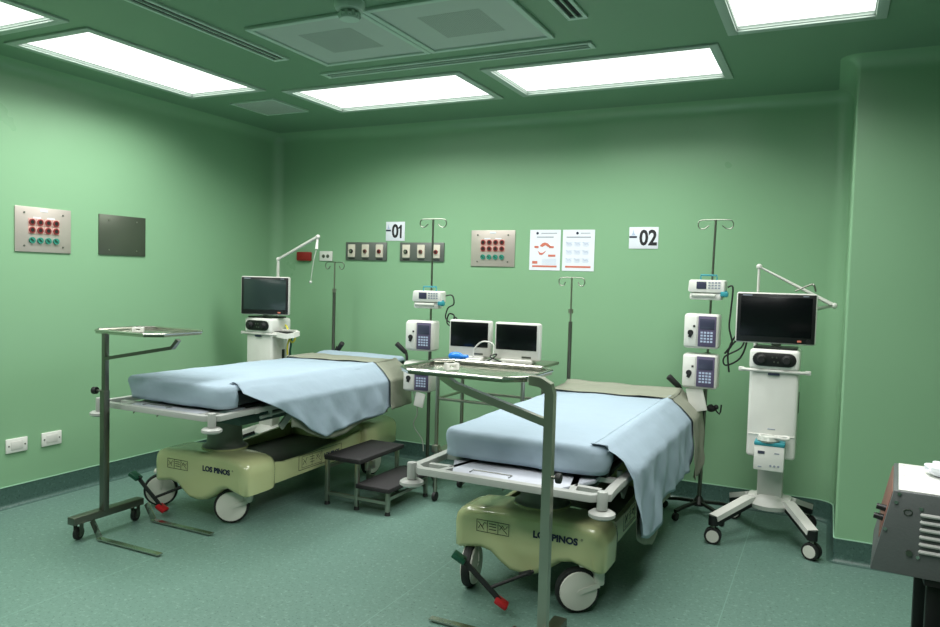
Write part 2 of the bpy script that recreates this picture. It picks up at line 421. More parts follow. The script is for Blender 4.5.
# ------------------------------------------------------------------ wall things
def socket_panel(loc, rz, label, group):
    """local: faces -Y, centre origin"""
    t = thing('outlet_panel', label, 'outlet panel', loc, rz, group)
    f = MB(); f.box((0, -.004, 0), (.36, .008, .272), .002); f.build('plate', 'panel', t)
    for x in (-.125, .125):
        for z in (-.1, .1): f = MB(); f.cyl((x, -.008, z), (x, -.011, z), .006, seg=10); f.build('screw', 'steel_dark', t)
    f = MB(); f.box((0, -.009, .118), (.05, .002, .014)); f.build('top_label', 'paper', t)
    for x in (-.045, .045): f = MB(); f.box((x, -.009, .073), (.05, .002, .009)); f.build('row_label', 'paper', t)
    for r in range(2):
        for c in range(4):
            s = MB(); x, z = -.0775+c*.0515, .045-r*.048
            s.box((x, -.009, z), (.046, .003, .046), .004, mi=2); s.cyl((x, -.008, z), (x, -.016, z), .0195, seg=16, mi=0)
            s.cyl((x, -.0155, z), (x, -.0165, z), .012, seg=16, mi=1)
            lab(s.build('red_socket', ['redsock', 'black', 'pinkplate'], t), 'red round mains socket')
    for c in range(4):
        s = MB(); x, z = -.0775+c*.0515, -.065
        s.cyl((x, -.008, z), (x, -.018, z), .019, seg=16, mi=0); s.box((x-.003, -.0195, z+.002), (.024, .004, .007), ry=.7, mi=1)
        lab(s.build('green_socket', ['greensock', 'green'], t), 'teal grounding socket')
    return t
pA = socket_panel((-2.30, YB, 1.681), 0, 'steel outlet panel with red and green sockets on the back wall', 'steel outlet panels')
dup(pA, (XL, 2.959, 1.674), PI/2, 'steel outlet panel with red and green sockets on the left wall')
t = thing('blank_plate', 'blank grey steel cover plate on the left wall', 'wall plate', (XL, 3.526, 1.676), PI/2)
f = MB(); f.box((0, -.004, 0), (.37, .008, .27), .002); f.build('plate', 'blank', t)
for x in (-.11, .11):
    for z in (-.1, .1): f = MB(); f.cyl((x, -.008, z), (x, -.011, z), .005, seg=10); f.build('screw', 'steel', t)
t = thing('wall_outlet', 'white blank outlet cover low on the left wall, nearest the left edge', 'wall outlet', (XL, 2.789, .37), PI/2, 'low white wall outlets')
f = MB(); f.box((0, -.005, 0), (.132, .010, .086), .004); f.build('plate', 'white', t)
f = MB(); f.box((0, -.0105, 0), (.075, .003, .05), .0012); f.build('insert', 'offwhite', t)
for x in (-.05, .05): f = MB(); f.cyl((x, -.009, 0), (x, -.0115, 0), .005, seg=10); f.build('screw', 'steel_dark', t)
dup(t, (XL, 3.012, .37), PI/2, 'white blank outlet cover low on the left wall, second from the left edge')

def gas(cx, label):
    t = thing('gas_outlet_panel', label, 'gas outlet panel', (cx, YB, 1.649), 0, 'grey gas outlet panels')
    f = MB(); f.box((0, -.006, 0), (.4, .012, .148), .003); f.build('plate', 'gasgrey', t)
    for k, x in enumerate((-.138, -.002, .134)):
        s = MB(); s.box((x, -.015, .004), (.068, .010, .104), .003); o = s.build('outlet', 'beigeplate', t)
        s = MB(); s.cyl((x, -.02, 0), (x, -.03, 0), .017, seg=16, mi=0); s.cyl((x, -.03, 0), (x, -.034, 0), .009, seg=12, mi=1)
        s.build('connector', [['black', 'steel'], ['rust', 'black'], ['redsock', 'black']][k], o)
        s = MB(); s.box((x, -.0125, -.062), (.06, .003, .009)); s.build('name_strip', 'black', t)
    return t
gas(-3.436, 'grey gas outlet panel with three outlets, left of plate 01')
gas(-2.912, 'grey gas outlet panel with three outlets, behind the left pump pole')

def number_plate(cx, cz, w, h, s, label):
    t = thing('number_plate', label, 'sign', (cx, YB, cz), 0)
    f = MB(); f.box((0, -.002, 0), (w, .004, h), .001); f.build('board', 'paper', t)
    if s == '02': text('number', s, h*.98, Matrix.Translation((w*.16, -.0045, -.004)) @ FRONT, 'inkblack', t, bold=.0042, sx=.84)
    else:
        text('number', '0', h*.98, Matrix.Translation((.0, -.0045, -.004)) @ FRONT, 'inkblack', t, bold=.0042, sx=.84)
        f = MB(); a = h*.35; f.prism([(.061, -a-.002), (.061, a-.002), (.048, a-.002), (.043, a-.012), (.030, a-.022), (.030, a-.036), (.045, a-.030), (.045, -a-.002)], -.0052, -.0042, 'y'); f.build('number', 'inkblack', t)
    f = MB(); f.box((-w*.36, -.0045, h*.04), (w*.26, .001, h*.09)); f.build('blue_bar', 'ink', t)
    f = MB(); f.prism([(-w*.42, h*.12), (-w*.28, h*.12), (-w*.33, h*.22), (-w*.35, h*.40), (-w*.38, h*.22)], -.005, -.004, 'y'); f.build('emblem', 'inkpale', t)
number_plate(-3.163, 1.812, .176, .152, '01', 'white plate numbered 01 above the grey gas panels')
number_plate(-1.170, 1.761, .2, .148, '02', 'white plate numbered 02 to the right of the posters')

def poster(cx, w, kind, label):
    t = thing('poster', label, 'poster', (cx, YB, 1.672), 0, 'two instruction sheets on the back wall')
    f = MB(); f.box((0, -.0015, 0), (w, .003, .294)); f.build('sheet', 'paper', t)
    f = MB(); f.cyl((-.06 if kind == 0 else -.01, -.003, .122), (-.06 if kind == 0 else -.01, -.0042, .122), .010, seg=14); f.build('logo', 'ink', t)
    f = MB()
    f.box((.03 if kind == 0 else .05, -.0035, .122), (.12 if kind == 0 else .07, .001, .005), mi=0)
    f.box((.0, -.0035, .094), (.13 if kind == 0 else .18, .001, .007), mi=0)
    f.build('heading', 'inkgrey', t)
    if kind == 0:
        f = MB()
        a = [(-.0, .03), (.02, .05), (.04, .055), (.06, .05), (.085, .028), (.065, .022), (.045, .036), (.02, .022)]
        f.prism([(x-.04, z) for x, z in a], -.0042, -.003, 'y'); f.build('orange_arrow', 'orange', t); f = MB()
        f.prism([(-.055, -.005), (-.035, -.02), (-.015, -.02), (.01, -.002), (.0, -.018), (-.02, -.036), (-.04, -.034)], -.0042, -.003, 'y'); f.build('orange_arrow', 'orange', t)
        for x, z, ww in ((-.065, .022, .032), (.05, .022, .036), (.055, -.04, .055), (-.075, -.09, .04)): f = MB(); f.box((x, -.0037, z), (ww, .001, .015 if z > -.08 else .02)); f.build('orange_block', 'orange', t)
        f = MB()
        for k in range(5): f.box((.035, -.0035, -.066-k*.009), (.11, .001, .002))
        f.build('text_lines', 'inkpale', t)
    else:
        f = MB()
        for r in range(3):
            for c in range(3):
                x, z = -.07+c*.062, .055-r*.058
                for k in range(4): f.box((x, -.0035, z-.008*k), (.05-.012*(k % 2), .001, .0022))
                f.tube([(x-.02, -.0035, z+.006), (x-.005, -.0035, z-.012), (x+.008, -.0035, z-.004), (x+.02, -.0035, z-.018)], .0014, 4, smooth=3)
        f.build('step_sketches', 'inkpale', t)
    f = MB(); f.box((0, -.0035, -.118), (w*.8, .001, .013)); f.build('footer_band', 'orange', t)
poster(-1.885, .236, 0, 'instruction poster with orange curved arrows, left of the pair')
poster(-1.632, .236, 1, 'instruction poster with a grid of pale sketches, right of the pair')
t = thing('alarm_box', 'small dark red box on the back wall above the left drip pole', 'wall box', (-4.062, YB, 1.6), 0)
f = MB(); f.box((0, -.015, 0), (.142, .03, .075), .004); f.build('case', 'darkred', t)
f = MB(); f.box((0, -.031, 0), (.12, .003, .055), .001); f.build('front', 'darkred', t)
t = thing('wall_socket', 'small white double socket beside the dark red box', 'wall outlet', (-3.84, YB, 1.606), 0)
f = MB(); f.box((0, -.005, 0), (.13, .01, .082), .003); f.build('plate', 'white', t)
for x in (-.022, .022):
    f = MB(); f.cyl((x, -.01, -.002), (x, -.013, -.002), .015, seg=14); f.build('socket', 'steel_dark', t)

# ------------------------------------------------------------------ stretcher
def caster(parent, x, y, yaw, r=.1, top=.235, k=-1):
    c, s = math.cos(yaw), math.sin(yaw)
    def w(px, py, pz): return (x+px*c-py*s, y+px*s+py*c, pz)       # local x = axle direction
    t = MB(); t.lathe([(r*.84, -.02), (r*.97, -.018), (r, -.006), (r, .006), (r*.97, .018), (r*.84, .02)], w(0, 0, r), 28, d=(c, s, 0))
    wheel = t.build('wheel', 'rubber', parent)
    for sd in (-1, 1):
        t = MB(); t.lathe([(0, 0), (r*.86, 0), (r*.84, .008), (r*.4, .014), (0, .015)], w(sd*.019, 0, r), 26, d=(sd*c, sd*s, 0)); t.build('hub_disc', 'disc', wheel)
    t = MB()
    if k:
        t.box(w(0, k*.092, (top+.10)/2+.02), (.07, .05, top-.10), .014, rz=yaw)
        t.bar([w(.0, k*.075, top-.03), w(0, 0, top-.012)], .07, .02)
    else:
        t.box(w(0, 0, 2*r+.016), (.06, .08, .018), .005, rz=yaw); t.cyl(w(0, 0, 2*r+.01), w(0, 0, 2*r+.03), .012)
        for sd in (-1, 1): t.bar([w(sd*.034, 0, 2*r+.015), w(sd*.038, 0, r+.02)], .014, .004, up=(c, s, 0))
    if k:
      for sd in (-1, 1): t.bar([w(sd*.036, k*.09, r+.03), w(sd*.036, 0, r)], .022, .004, up=(c, s, 0))
    t.cyl(w(-.036, 0, r), w(.036, 0, r), .008, seg=12)
    t.build('fork', 'disc', parent)

def stretcher(cx, y0, dz, ym, label, group, fl, frt, pole_x, pdx=-.03, pdy=0., lh=True, fx=0.):
    t = thing('hospital_stretcher', label, 'hospital bed', (cx, y0, 0), 0, group)
    # moulded base: front lobe with a belly between the wheels
    poly = [(-.362, .20), (-.366, .31), (-.358, .35), (-.335, .378), (-.29, .395), (-.15, .405), (.15, .405), (.29, .395), (.335, .378), (.358, .35), (.366, .31), (.362, .20),
            (.34, .19), (.28, .205), (.22, .222), (.165, .212), (.11, .170), (.05, .135), (-.01, .123), (-.08, .130), (-.13, .160), (-.18, .198), (-.23, .208), (-.29, .198), (-.34, .19)]
    f = MB(); f.loft(poly, [(.32, .030, .93), (.3215, .024, .945), (.327, .013, .965), (.338, .004, .985), (.352, 0, .995), (.38, 0, 1), (.50, 0, 1), (.55, .002, .99), (.585, .012, .96), (.60, .03, .92)])
    base = f.build('base_cover', 'cream', t, ang=50)
    f = MB(); f.loft([(-.34, .21), (-.362, .23), (-.366, .33), (-.358, .37), (-.335, .395), (-.29, .41), (.29, .41), (.335, .395), (.358, .37), (.366, .33), (.362, .23), (.34, .21)], [(1.50, .02), (1.505, .006), (1.52, 0), (1.88, 0), (1.91, .012), (1.92, .03)]); f.build('rear_base_cover', 'cream', t, ang=50)
    for s in (-1, 1):
        f = MB(); f.prism([(.56, .20), (.56, .34), (.70, .318), (.95, .318), (1.35, .345), (1.52, .375), (1.52, .215)], s*.30-.015 if s < 0 else .285, s*.30+.015 if s < 0 else .315, 'x', r=.008)
        side = f.build('side_panel', 'cream', t)
    f = MB(); f.box((0, 1.04, .245), (.57, .98, .06), .01); f.build('base_tray', 'darkmetal', t)
    # lettering and labels
    text('brand_lettering', 'LOS PINOS', .041, Matrix.Translation((.14, .3185, .322)) @ FRONT, 'ink', base, bold=.0019, sx=1.04)
    f = MB(); f.tube([(.262+.004*math.cos(a), .3185, .336+.004*math.sin(a)) for a in [k*PI/4 for k in range(8)]], .0009, 4, closed=True); f.build('trademark_ring', 'ink', base)
    def sticker(T, w, h, par, n):
        f = MB(); e = .002
        for k in range(n+1): f.box((-w/2+w*k/n, 0, 0), (e, .001, h))
        for s in (-1, 1): f.box((0, 0, s*h/2), (w+e, .001, e))
        f.tube([(-w*.45, 0, -h*.25), (-w*.38, 0, h*.1), (-w*.33, 0, -h*.1), (-w*.27, 0, h*.3), (-w*.2, 0, h*.25)], .0012, 4)
        f.tube([(-w*.46, 0, h*.3), (-w*.36, 0, h*.05), (-w*.28, 0, -h*.3)], .0012, 4)
        for z in (.28, .05, -.2): f.box((0, 0, h*z), (w*.22, .001, .003))
        f.tube([(w*.2, 0, h*.3), (w*.3, 0, h*.05), (w*.45, 0, -h*.35)], .0012, 4)
        f.tube([(w*.22, 0, -h*.1), (w*.3, 0, h*.3), (w*.38, 0, 0), (w*.45, 0, h*.3)], .0012, 4)
        bmesh.ops.transform(f.bm, matrix=T, verts=f.bm.verts)
        f.build('instruction_sticker', 'inkblack', par)
    sticker(Matrix.Translation((-.16, .3185, .318)), .16, .054, base, 3)
    T = Matrix.Translation((.3165, 1.05, .278)) @ Matrix.Rotation(PI/2, 4, 'Z')
    sticker(T @ Matrix.Translation((-.09, 0, 0)), .2, .07, side, 2)
    f = MB()
    for s in (-1, 1): f.box((.3165, 1.05, .278+s*.046), (.001, .44, .0025)); f.box((.3165, 1.05+s*.22, .278), (.001, .0025, .092))
    f.build('sticker_border', 'inkblack', side)
    text('side_lettering', 'LOS PINOS', .034, Matrix.Translation((.317, 1.165, .278)) @ RIGHTF, 'ink', side, bold=.0014)
    # columns
    for y in (.53, 1.68):
        f = MB(); f.lathe([(.0, .38), (.13, .38), (.13, .415), (.115, .42), (.105, .43), (.098, .5), (.09, .57+dz), (.0, .57+dz)], (0, y, 0), 32); c = f.build('lift_column', 'colgrey', t)
        f = MB(); f.lathe([(.0, .40), (.134, .40), (.134, .412), (.0, .412)], (0, y, 0), 32); f.build('collar', 'cream', c)
    # casters
    caster(t, *fl); caster(t, *frt); caster(t, -.26, 1.72, .2); caster(t, .26, 1.72, -.1)
    # pedal
    f = MB(); f.bar([(-.40, .27, .215), (-.33, .27, .16), (-.25, .28, .09), (-.225, .285, .062)], .024, .008, up=(0, -1, 0)); f.cyl((-.27, .28, .11), (-.10, .36, .19), .008); f.box((-.135, .352, .175), (.06, .02, .022), .004, ry=-.4)
    pd = f.build('brake_pedal', 'rubber', t); pd.location = (pdx, pdy, 0)
    f = MB(); f.box((-.415, .265, .222), (.065, .06, .022), .006, ry=.55, rz=.25); lab(f.build('pedal_pad', 'green', pd), 'green pedal pad')
    f = MB(); f.box((-.215, .285, .055), (.062, .06, .024), .008, ry=.55, rz=.25); lab(f.build('pedal_pad', 'red', pd), 'red pedal pad')
    # litter frame
    zr = .615+dz
    half = [(-.425, 1.98), (-.425, .25), (-.425, .18), (-.43, .07), (-.38, .03), (.38, .03), (.43, .07), (.425, .18), (.425, .25), (.425, 1.98)]
    f = MB(); f.tube([(x, y, zr) for x, y in [(a+fx, c) for a, c in half]], 0, sec=[(-.018, -.014), (.018, -.014), (.02, 0), (.018, .014), (-.018, .014), (-.02, 0)], up=(0, 0, 1))
    f.bar([(-.42, .34, zr-.005), (.42, .34, zr-.005)], .03, .02); f.bar([(-.425, 1.98, zr), (.425, 1.98, zr)], .036, .028)
    for s in (-1, 1): f.bar([(s*.30, .03, zr), (s*.24, .30, zr)], .028, .02); f.bar([(s*.39, .13, zr), (s*.28, .14, zr)], .03, .02)
    fr = f.build('litter_frame', 'paintgrey', t)
    f = MB(); f.prism([(-.24, .055), (.24, .055), (.33, .25), (.33, .40), (-.33, .40), (-.33, .25)], zr-.006, zr+.010, 'z', r=.003); f.build('foot_plate', 'deckgrey', t)
    f = MB()
    for x in (-.17, .01): f.tube([(x-.012, .05, zr+.012), (x+.0, .02, zr-.025), (x+.03, .035, zr+.012)], .003, 6)
    f.tube([(-.17, .08, zr+.013), (-.17, .12, zr+.013), (.01, .12, zr+.013), (.01, .08, zr+.013)], .002, 6); f.build('wire_clip', 'steel_dark', t)
    f = MB(); f.box((0, 1.15, zr+.012), (.68, 1.62, .024), .006); f.build('litter_deck', 'darkmetal', t)
    f = MB(); f.box((0, .72, zr-.075), (.5, .66, .09), .03, rx=0); f.build('foot_pan', 'bluegrey', t)
    for y in (.60, 1.68):
        f = MB(); f.box((0, y, zr-.03), (.62, .09, .05), .008); f.build('cross_beam', 'darkmetal', t)
    for s in (-1, 1):
        f = MB(); f.cyl((s*.424+fx, .03, zr-.042), (s*.424+fx, .03, zr+.032), .021, bev=.004)
        f.build('bumper_post', 'paintgrey', t)
        f = MB(); f.lathe([(0, -.014), (.04, -.014), (.052, -.006), (.052, .006), (.04, .014), (0, .014)], (s*.424+fx, .03, zr-.058), 24); f.build('bumper_roller', 'paintgrey', t)
    # folded side rails
    for s in (-1, 1):
        f = MB(); x = s*.37
        f.tube([(x, .42, zr-.055), (x, .60, zr-.045), (x, 1.0, zr-.05), (x, 1.35, zr-.06)], .010, 8, smooth=3)
        f.bar([(x, .70, zr-.055), (x-s*.01, .60, zr-.14)], .045, .012, up=(1, 0, 0)); f.bar([(x, 1.2, zr-.055), (x-s*.01, 1.1, zr-.14)], .03, .012, up=(1, 0, 0))
        f.cyl((x, .50, zr), (x, .50, zr-.06), .012); f.cyl((x, 1.3, zr), (x, 1.3, zr-.06), .012)
        f.build('side_rail', 'paintgrey', t)
    # push handles at the head
    for s in ((-1, 1) if lh else (1,)):
        x = s*.365 if s > 0 else -.30; hz = 0 if s > 0 else -.03
        f = MB(); f.tube([(x, 1.98, zr), (x, 2.02, zr+.13), (x-s*.015, 2.03, zr+.19)], .011, 10, smooth=3); h = f.build('push_handle', 'darkmetal', t)
        f = MB(); f.cyl((x-s*.015, 2.03, zr+.185+hz), (x-s*.085, 2.0, zr+.255+hz), .017, .02, bev=.006); f.build('grip', 'rubber', h)
    # mattress
    f = MB(); f.box((0, (ym+2.0)/2, zr+.024+.056), (.71, 2.0-ym, .108), .04, 4); f.build('mattress', 'mattress', t)
    # bed-mounted drip pole
    px, py, ztop = pole_x, 2.03, None
    f = MB(); f.cyl((px, py, .56), (px, py, 1.32 if dz else 1.18), .013, mi=0); f.cyl((px, py, 1.2 if dz else 1.1), (px, py, 1.55 if dz else 1.475), .006, seg=10, mi=1)
    zt = 1.55 if dz else 1.475
    f.cyl((px, py, zt-.24), (px, py, zt-.21), .017, mi=1); f.box((px*.97, py-.03, .60+dz), (.05, .08, .03), .005, mi=0)
    p = f.build('drip_pole', ['steel_dark', 'steel'], t)
    for a in (0, PI):
        f = MB(); c, s = math.cos(a), math.sin(a)
        f.tube([(px+c*k, py+s*k, zt+z) for k, z in ((0, 0), (.06, 0), (.085, -.01), (.09, -.035), (.075, -.055), (.055, -.05), (.045, -.03))], .0035, 6, smooth=3)
        f.build('bag_hook', 'steel_dark', p)
    return t
B1 = dict(cx=-3.225, y0=2.79, dz=.075, ym=.14); B2 = dict(cx=-1.178, y0=2.73, dz=0., ym=.24)
stretcher(**B1, label='cream-based hospital stretcher by the left wall, beside the black step stool', group='two hospital stretchers', fl=(-.43, .44, -.80, .1, .235, 0), frt=(.165, .42, -.95, .1, .235, 1), pole_x=-.325, fx=-.03)
stretcher(**B2, label='cream-based hospital stretcher in the middle, in front of the two monitors', group='two hospital stretchers', fl=(-.29, .38, .12, .105, .235, 0), frt=(.235, .36, -.95, .1, .235, 1), pole_x=-.385, pdx=.175, pdy=-.12, lh=False)

# ------------------------------------------------------------------ bed linen
def nz(x, y, z=0., s=1.): return noise.noise(Vector((x*s, y*s, z)))
def flap(bm, y0, y1, hem, xe, zt0, out, seed, ny=72, nw=24, inx=.07, side=1, fold=.022, mi=0, lift=lambda x, y: 0):
    """cloth rolling over the mattress edge at x=side*xe and hanging to z = hem(y)"""
    rows = []
    for i in range(ny+1):
        y = y0+(y1-y0)*i/ny; h = hem(y); row = []; zt = zt0+lift(xe, y)
        path = [(xe-inx, zt-.008), (xe-inx*.6, zt+.003), (xe-.03, zt+.002), (xe-.01, zt-.006), (xe+.004, zt-.022)]
        zb0 = zt-.022; D = zb0-h
        for x, z in path:
            z2 = max(z, h) if D > 0 else zt+.002
            row.append((x if D > -.02 else min(x, xe-.02), y, z2))
        for k in range(1, nw+1):
            w = k/nw; z = zb0-max(D, .0)*w
            drop = zb0-z
            ox = out*min(1, drop/.10)**.8 + fold*min(1, drop*4)*(math.sin(y*24+seed+2.5*nz(y*3, seed)+(zt-z)*5)*.5+.45+nz((y+z*.8)*9, z*3, seed)*1.1) * (0.3+.7*w)
            row.append((xe+.004+ox, y+.03*nz(z*4, y*2, seed+3)*w, z+.004*nz(y*12, z*8, seed)))
        rows.append([bm.verts.new((side*x, yy, z)) for x, yy, z in row])
    for A, B in zip(rows, rows[1:]):
        for k in range(len(A)-1):
            f = bm.faces.new((A[k], B[k], B[k+1], A[k+1])); f.material_index = mi
def shell(bm, x0, x1, y0, y1, z0, z1, r, wr, seed, cut=None, lift=lambda x, y: 0):
    t = bmesh.new(); bmesh.ops.create_cube(t, size=1)
    bmesh.ops.scale(t, vec=(x1-x0, y1-y0, z1-z0), verts=t.verts); bmesh.ops.translate(t, vec=((x0+x1)/2, (y0+y1)/2, (z0+z1)/2), verts=t.verts)
    ve = [e for e in t.edges if abs(e.verts[0].co.z-e.verts[1].co.z) > .01]
    bmesh.ops.bevel(t, geom=ve, offset=.07, segments=5, profile=.5, affect='EDGES')
    top = [e for e in t.edges if all(v.co.z > z1-1e-4 for v in e.verts)]
    bmesh.ops.bevel(t, geom=top, offset=r, segments=4, profile=.5, affect='EDGES')
    bmesh.ops.delete(t, geom=[f for f in t.faces if f.normal.z < -.9], context='FACES')
    for co, no in [((0, y, 0), (0, 1, 0)) for y in [y0+.02+k*.04 for k in range(int((y1-y0)/.04))]]+[((x, 0, 0), (1, 0, 0)) for x in [x0+.03+k*.04 for k in range(int((x1-x0)/.04))]]+[((0, 0, z), (0, 0, 1)) for z in [z0+.02+k*.022 for k in range(5)]]:
        bmesh.ops.bisect_plane(t, geom=t.verts[:]+t.edges[:]+t.faces[:], plane_co=co, plane_no=no)
    bmesh.ops.triangulate(t, faces=[f for f in t.faces if len(f.verts) > 4])
    if cut: bmesh.ops.delete(t, geom=[f for f in t.faces if cut(f.calc_center_median(), f.normal)], context='FACES')
    t.normal_update()
    cos = {v: (v.co.copy(), v.normal.copy()) for v in t.verts}
    for v, (c, n) in cos.items():
        side = 1-abs(n.z)
        d = wr*(.5+1.5*side)*(nz(c.x*5, c.y*4, c.z*9+seed)+.6*nz(c.x*11, c.y*9, c.z*14+seed))
        v.co = c+n*d
        if c.y < y0+.16 and c.x < x0+.1: v.co.x -= .03*max(0, (c.z-z0)/(z1-z0)-.3)*(1-(c.y-y0)/.16)
        v.co.z += lift(c.x, c.y)*max(0, min(1, (c.z-z0)/(z1-z0)))
    me = bpy.data.meshes.new('tmp'); t.to_mesh(me); t.free(); bm.from_mesh(me); bpy.data.meshes.remove(me)
def interp(pts):
    def g(y):
        if y <= pts[0][0]: return pts[0][1]
        for (a, b_), (c, d) in zip(pts, pts[1:]):
            if y <= c:
                u = (y-a)/(c-a); u = u*u*(3-2*u) if False else u
                return b_+(d-b_)*u
        return pts[-1][1]
    return g
def linen(B, hem, hem2, ys, ye, band, bandhem, label1, label2, head, out=.095, hs=.33, lift=lambda x, y: 0):
    zb = .615+B['dz']+.026; zt = zb+.126; ym = B['ym']
    cut = lambda c, n: (c.x > .36 and n.x > .5 and c.y > ym+.10 and c.z < zt-.03) or (c.y > 2.0 and n.y > .5 and c.z < zt-.06)
    m = MB(); shell(m.bm, -.378, .378, ym-.012, 2.02, zb+.004, zt, .03, .009, B['cx'], cut, lift)
    zt2 = zt+.004
    flap(m.bm, ys, ye, hem, .376, zt2+.004, out, B['cx']*3, lift=lift)
    o = m.build('bed_sheet', 'sheet', loc=(B['cx'], B['y0'], 0), ang=70); tag(o, label1, 'sheet', 'pale blue bed sheets')
    md = o.modifiers.new('Solidify', 'SOLIDIFY'); md.thickness = .0012; md.offset = 0
    # draw sheet: band over the head end and a longer flap under the blue one
    m = MB(); y0, y1 = band; rows = []
    for i in range(15):
        y = y0+(y1-y0)*i/14; sk = .03*math.sin(i*.7)
        rows.append([m.bm.verts.new((x, y+(.05*x/.3 if i == 0 else .03*x)+.01*nz(x*9, y*5), zt+.010+.006*nz(x*8, y*8, 2)+lift(x, y)+(head*math.exp(-((y-1.9)/.12)**2)))) for x in [-.37+.74*k/20 for k in range(21)]])
    for A, Bq in zip(rows, rows[1:]):
        for k in range(20): m.bm.faces.new((A[k], A[k+1], Bq[k+1], Bq[k]))
    flap(m.bm, y0+.03, y1+.03, bandhem, .381, zt+.012, out+.012, 2.2, ny=26, inx=.05, lift=lift)
    flap(m.bm, y0-.03, y1-.03, lambda y: zb-.02, .381, zt+.012, .02, 1.2, ny=20, inx=.05, side=-1, lift=lift)
    flap(m.bm, ys+hs, y0+.06, hem2, .370, zt-.012, out-.012, B['cx']*3, ny=48, inx=.02, fold=.012)
    o = m.build('draw_sheet', 'beige', loc=(B['cx'], B['y0'], 0), ang=70); tag(o, label2, 'sheet', 'beige draw sheets')
    md = o.modifiers.new('Solidify', 'SOLIDIFY'); md.thickness = .0012; md.offset = 0
linen(B1, interp([(.24, .80), (.30, .77), (.48, .68), (.66, .56), (.84, .465), (.92, .462), (1.1, .49), (1.5, .50), (1.68, .54), (1.72, .66)]),
      interp([(.6, .56), (.85, .45), (1.0, .425), (1.3, .475), (1.7, .50)]), .24, 1.74,
      (1.56, 1.84), interp([(1.5, .50), (1.6, .52), (1.95, .54), (2.0, .66)]),
      'pale blue sheet draped over the left stretcher', 'grey-beige draw sheet folded over the head of the left stretcher', .0,
      lift=lambda x, y: -.012*max(0, min(1, (y-.4)/1.2))+.022*max(0, min(1, (y-1.84)/.08)))
linen(B2, interp([(.25, .77), (.31, .72), (.36, .54), (.42, .37), (.60, .30), (.76, .262), (.87, .30), (1.0, .375), (1.3, .375), (1.74, .36), (1.8, .42)]),
      interp([(.45, .354), (.60, .27), (.80, .20), (.9, .25), (1.02, .33), (1.7, .36)]), .25, 1.8,
      (1.66, 1.98), interp([(1.6, .33), (1.95, .28), (2.02, .50)]),
      'pale blue sheet draped over the middle stretcher', 'grey-beige draw sheet across the head of the middle stretcher', .005, hs=.2, out=.095, lift=lambda x, y: .02*max(0, min(1, (y-1.92)/.06)))

# ------------------------------------------------------------------ overbed instrument stands (tray on one post)
def caster_small(par, x, y, r=.03, yaw=0., zt=.085):
    c, s = math.cos(yaw), math.sin(yaw)
    f = MB(); f.lathe([(r*.6, -.012), (r, -.010), (r, .010), (r*.6, .012)], (x, y, r), 18, d=(c, s, 0), mi=0); f.cyl((x-.014*c, y-.014*s, r), (x+.014*c, y+.014*s, r), r*.55, mi=1, seg=14)
    w = f.build('caster', ['rubber', 'steel_dark'], par)
    f = MB()
    for sd in (-1, 1): f.bar([(x+sd*.018*c, y+sd*.018*s, r-.005), (x+sd*.018*c, y+sd*.018*s, zt-.004)], .03, .003, up=(c, s, 0))
    f.box((x, y, zt-.004), (.042, .036, .006), .001, rz=yaw); f.cyl((x, y, zt-.004), (x, y, zt+.012), .008, seg=10); f.build('caster_fork', 'steel_dark', w)
def tray(par, x0, x1, y0, y1, z, ch=.05):
    o = [(x0+ch, y0), (x1-ch, y0), (x1, y0+ch), (x1, y1-ch), (x1-ch, y1), (x0+ch, y1), (x0, y1-ch), (x0, y0+ch)]
    f = MB(); f.prism([(a, b_) for a, b_ in o], z-.004, z-.001, 'z')
    f.tube([(a, b_, z+.012) for a, b_ in o], .006, 8, closed=True)
    bm = f.bm; cx, cy = (x0+x1)/2, (y0+y1)/2
    A = [bm.verts.new((a, b_, z-.001)) for a, b_ in o]; Bv = [bm.verts.new((a, b_, z+.012)) for a, b_ in o]
    for k in range(8): bm.faces.new((A[k], A[(k+1) % 8], Bv[(k+1) % 8], Bv[k]))
    return f.build('tray', 'traysteel', par, ang=30)
# left one
t = thing('instrument_stand', 'steel instrument stand with a tray, in front of the left stretcher', 'instrument stand', (0, 0, 0), 0, 'single-post steel instrument stands')
f = MB(); f.box((-3.535, 2.76, .115), (.055, .44, .04), .004); f.build('base_beam', 'steel_dark', t)
f = MB(); f.box((-3.515, 2.725, .46), (.036, .036, .66), .003); f.box((-3.512, 2.725, .94), (.028, .028, .32), .003); f.build('post', 'steel_dark', t)
f = MB(); f.cyl((-3.535, 2.725, .785), (-3.57, 2.715, .785), .006, mi=0); f.cyl((-3.565, 2.715, .785), (-3.59, 2.71, .785), .02, mi=1, bev=.004); f.build('clamp_knob', ['steel_dark', 'rubber'], t)
f = MB(); f.bar([(-3.50, 2.725, .965), (-3.08, 2.79, 1.045), (-3.05, 2.80, 1.088)], .03, .018, up=(0, 0, 1)); f.build('brace', 'steel_dark', t)
tray(t, -3.655, -3.145, 2.72, 3.12, 1.10, .07)
for y in (2.60, 2.96): caster_small(t, -3.555, y, .034, .3, .095)
for y in (2.64, 2.99):
    f = MB(); f.bar([(-3.50, y, .10), (-3.44, y, .014)], .04, .005, up=(0, 1, 0)); f.bar([(-3.45, y, .012), (-2.99, y, .012)], .032, .007); f.build('floor_leg', 'traysteel', t)
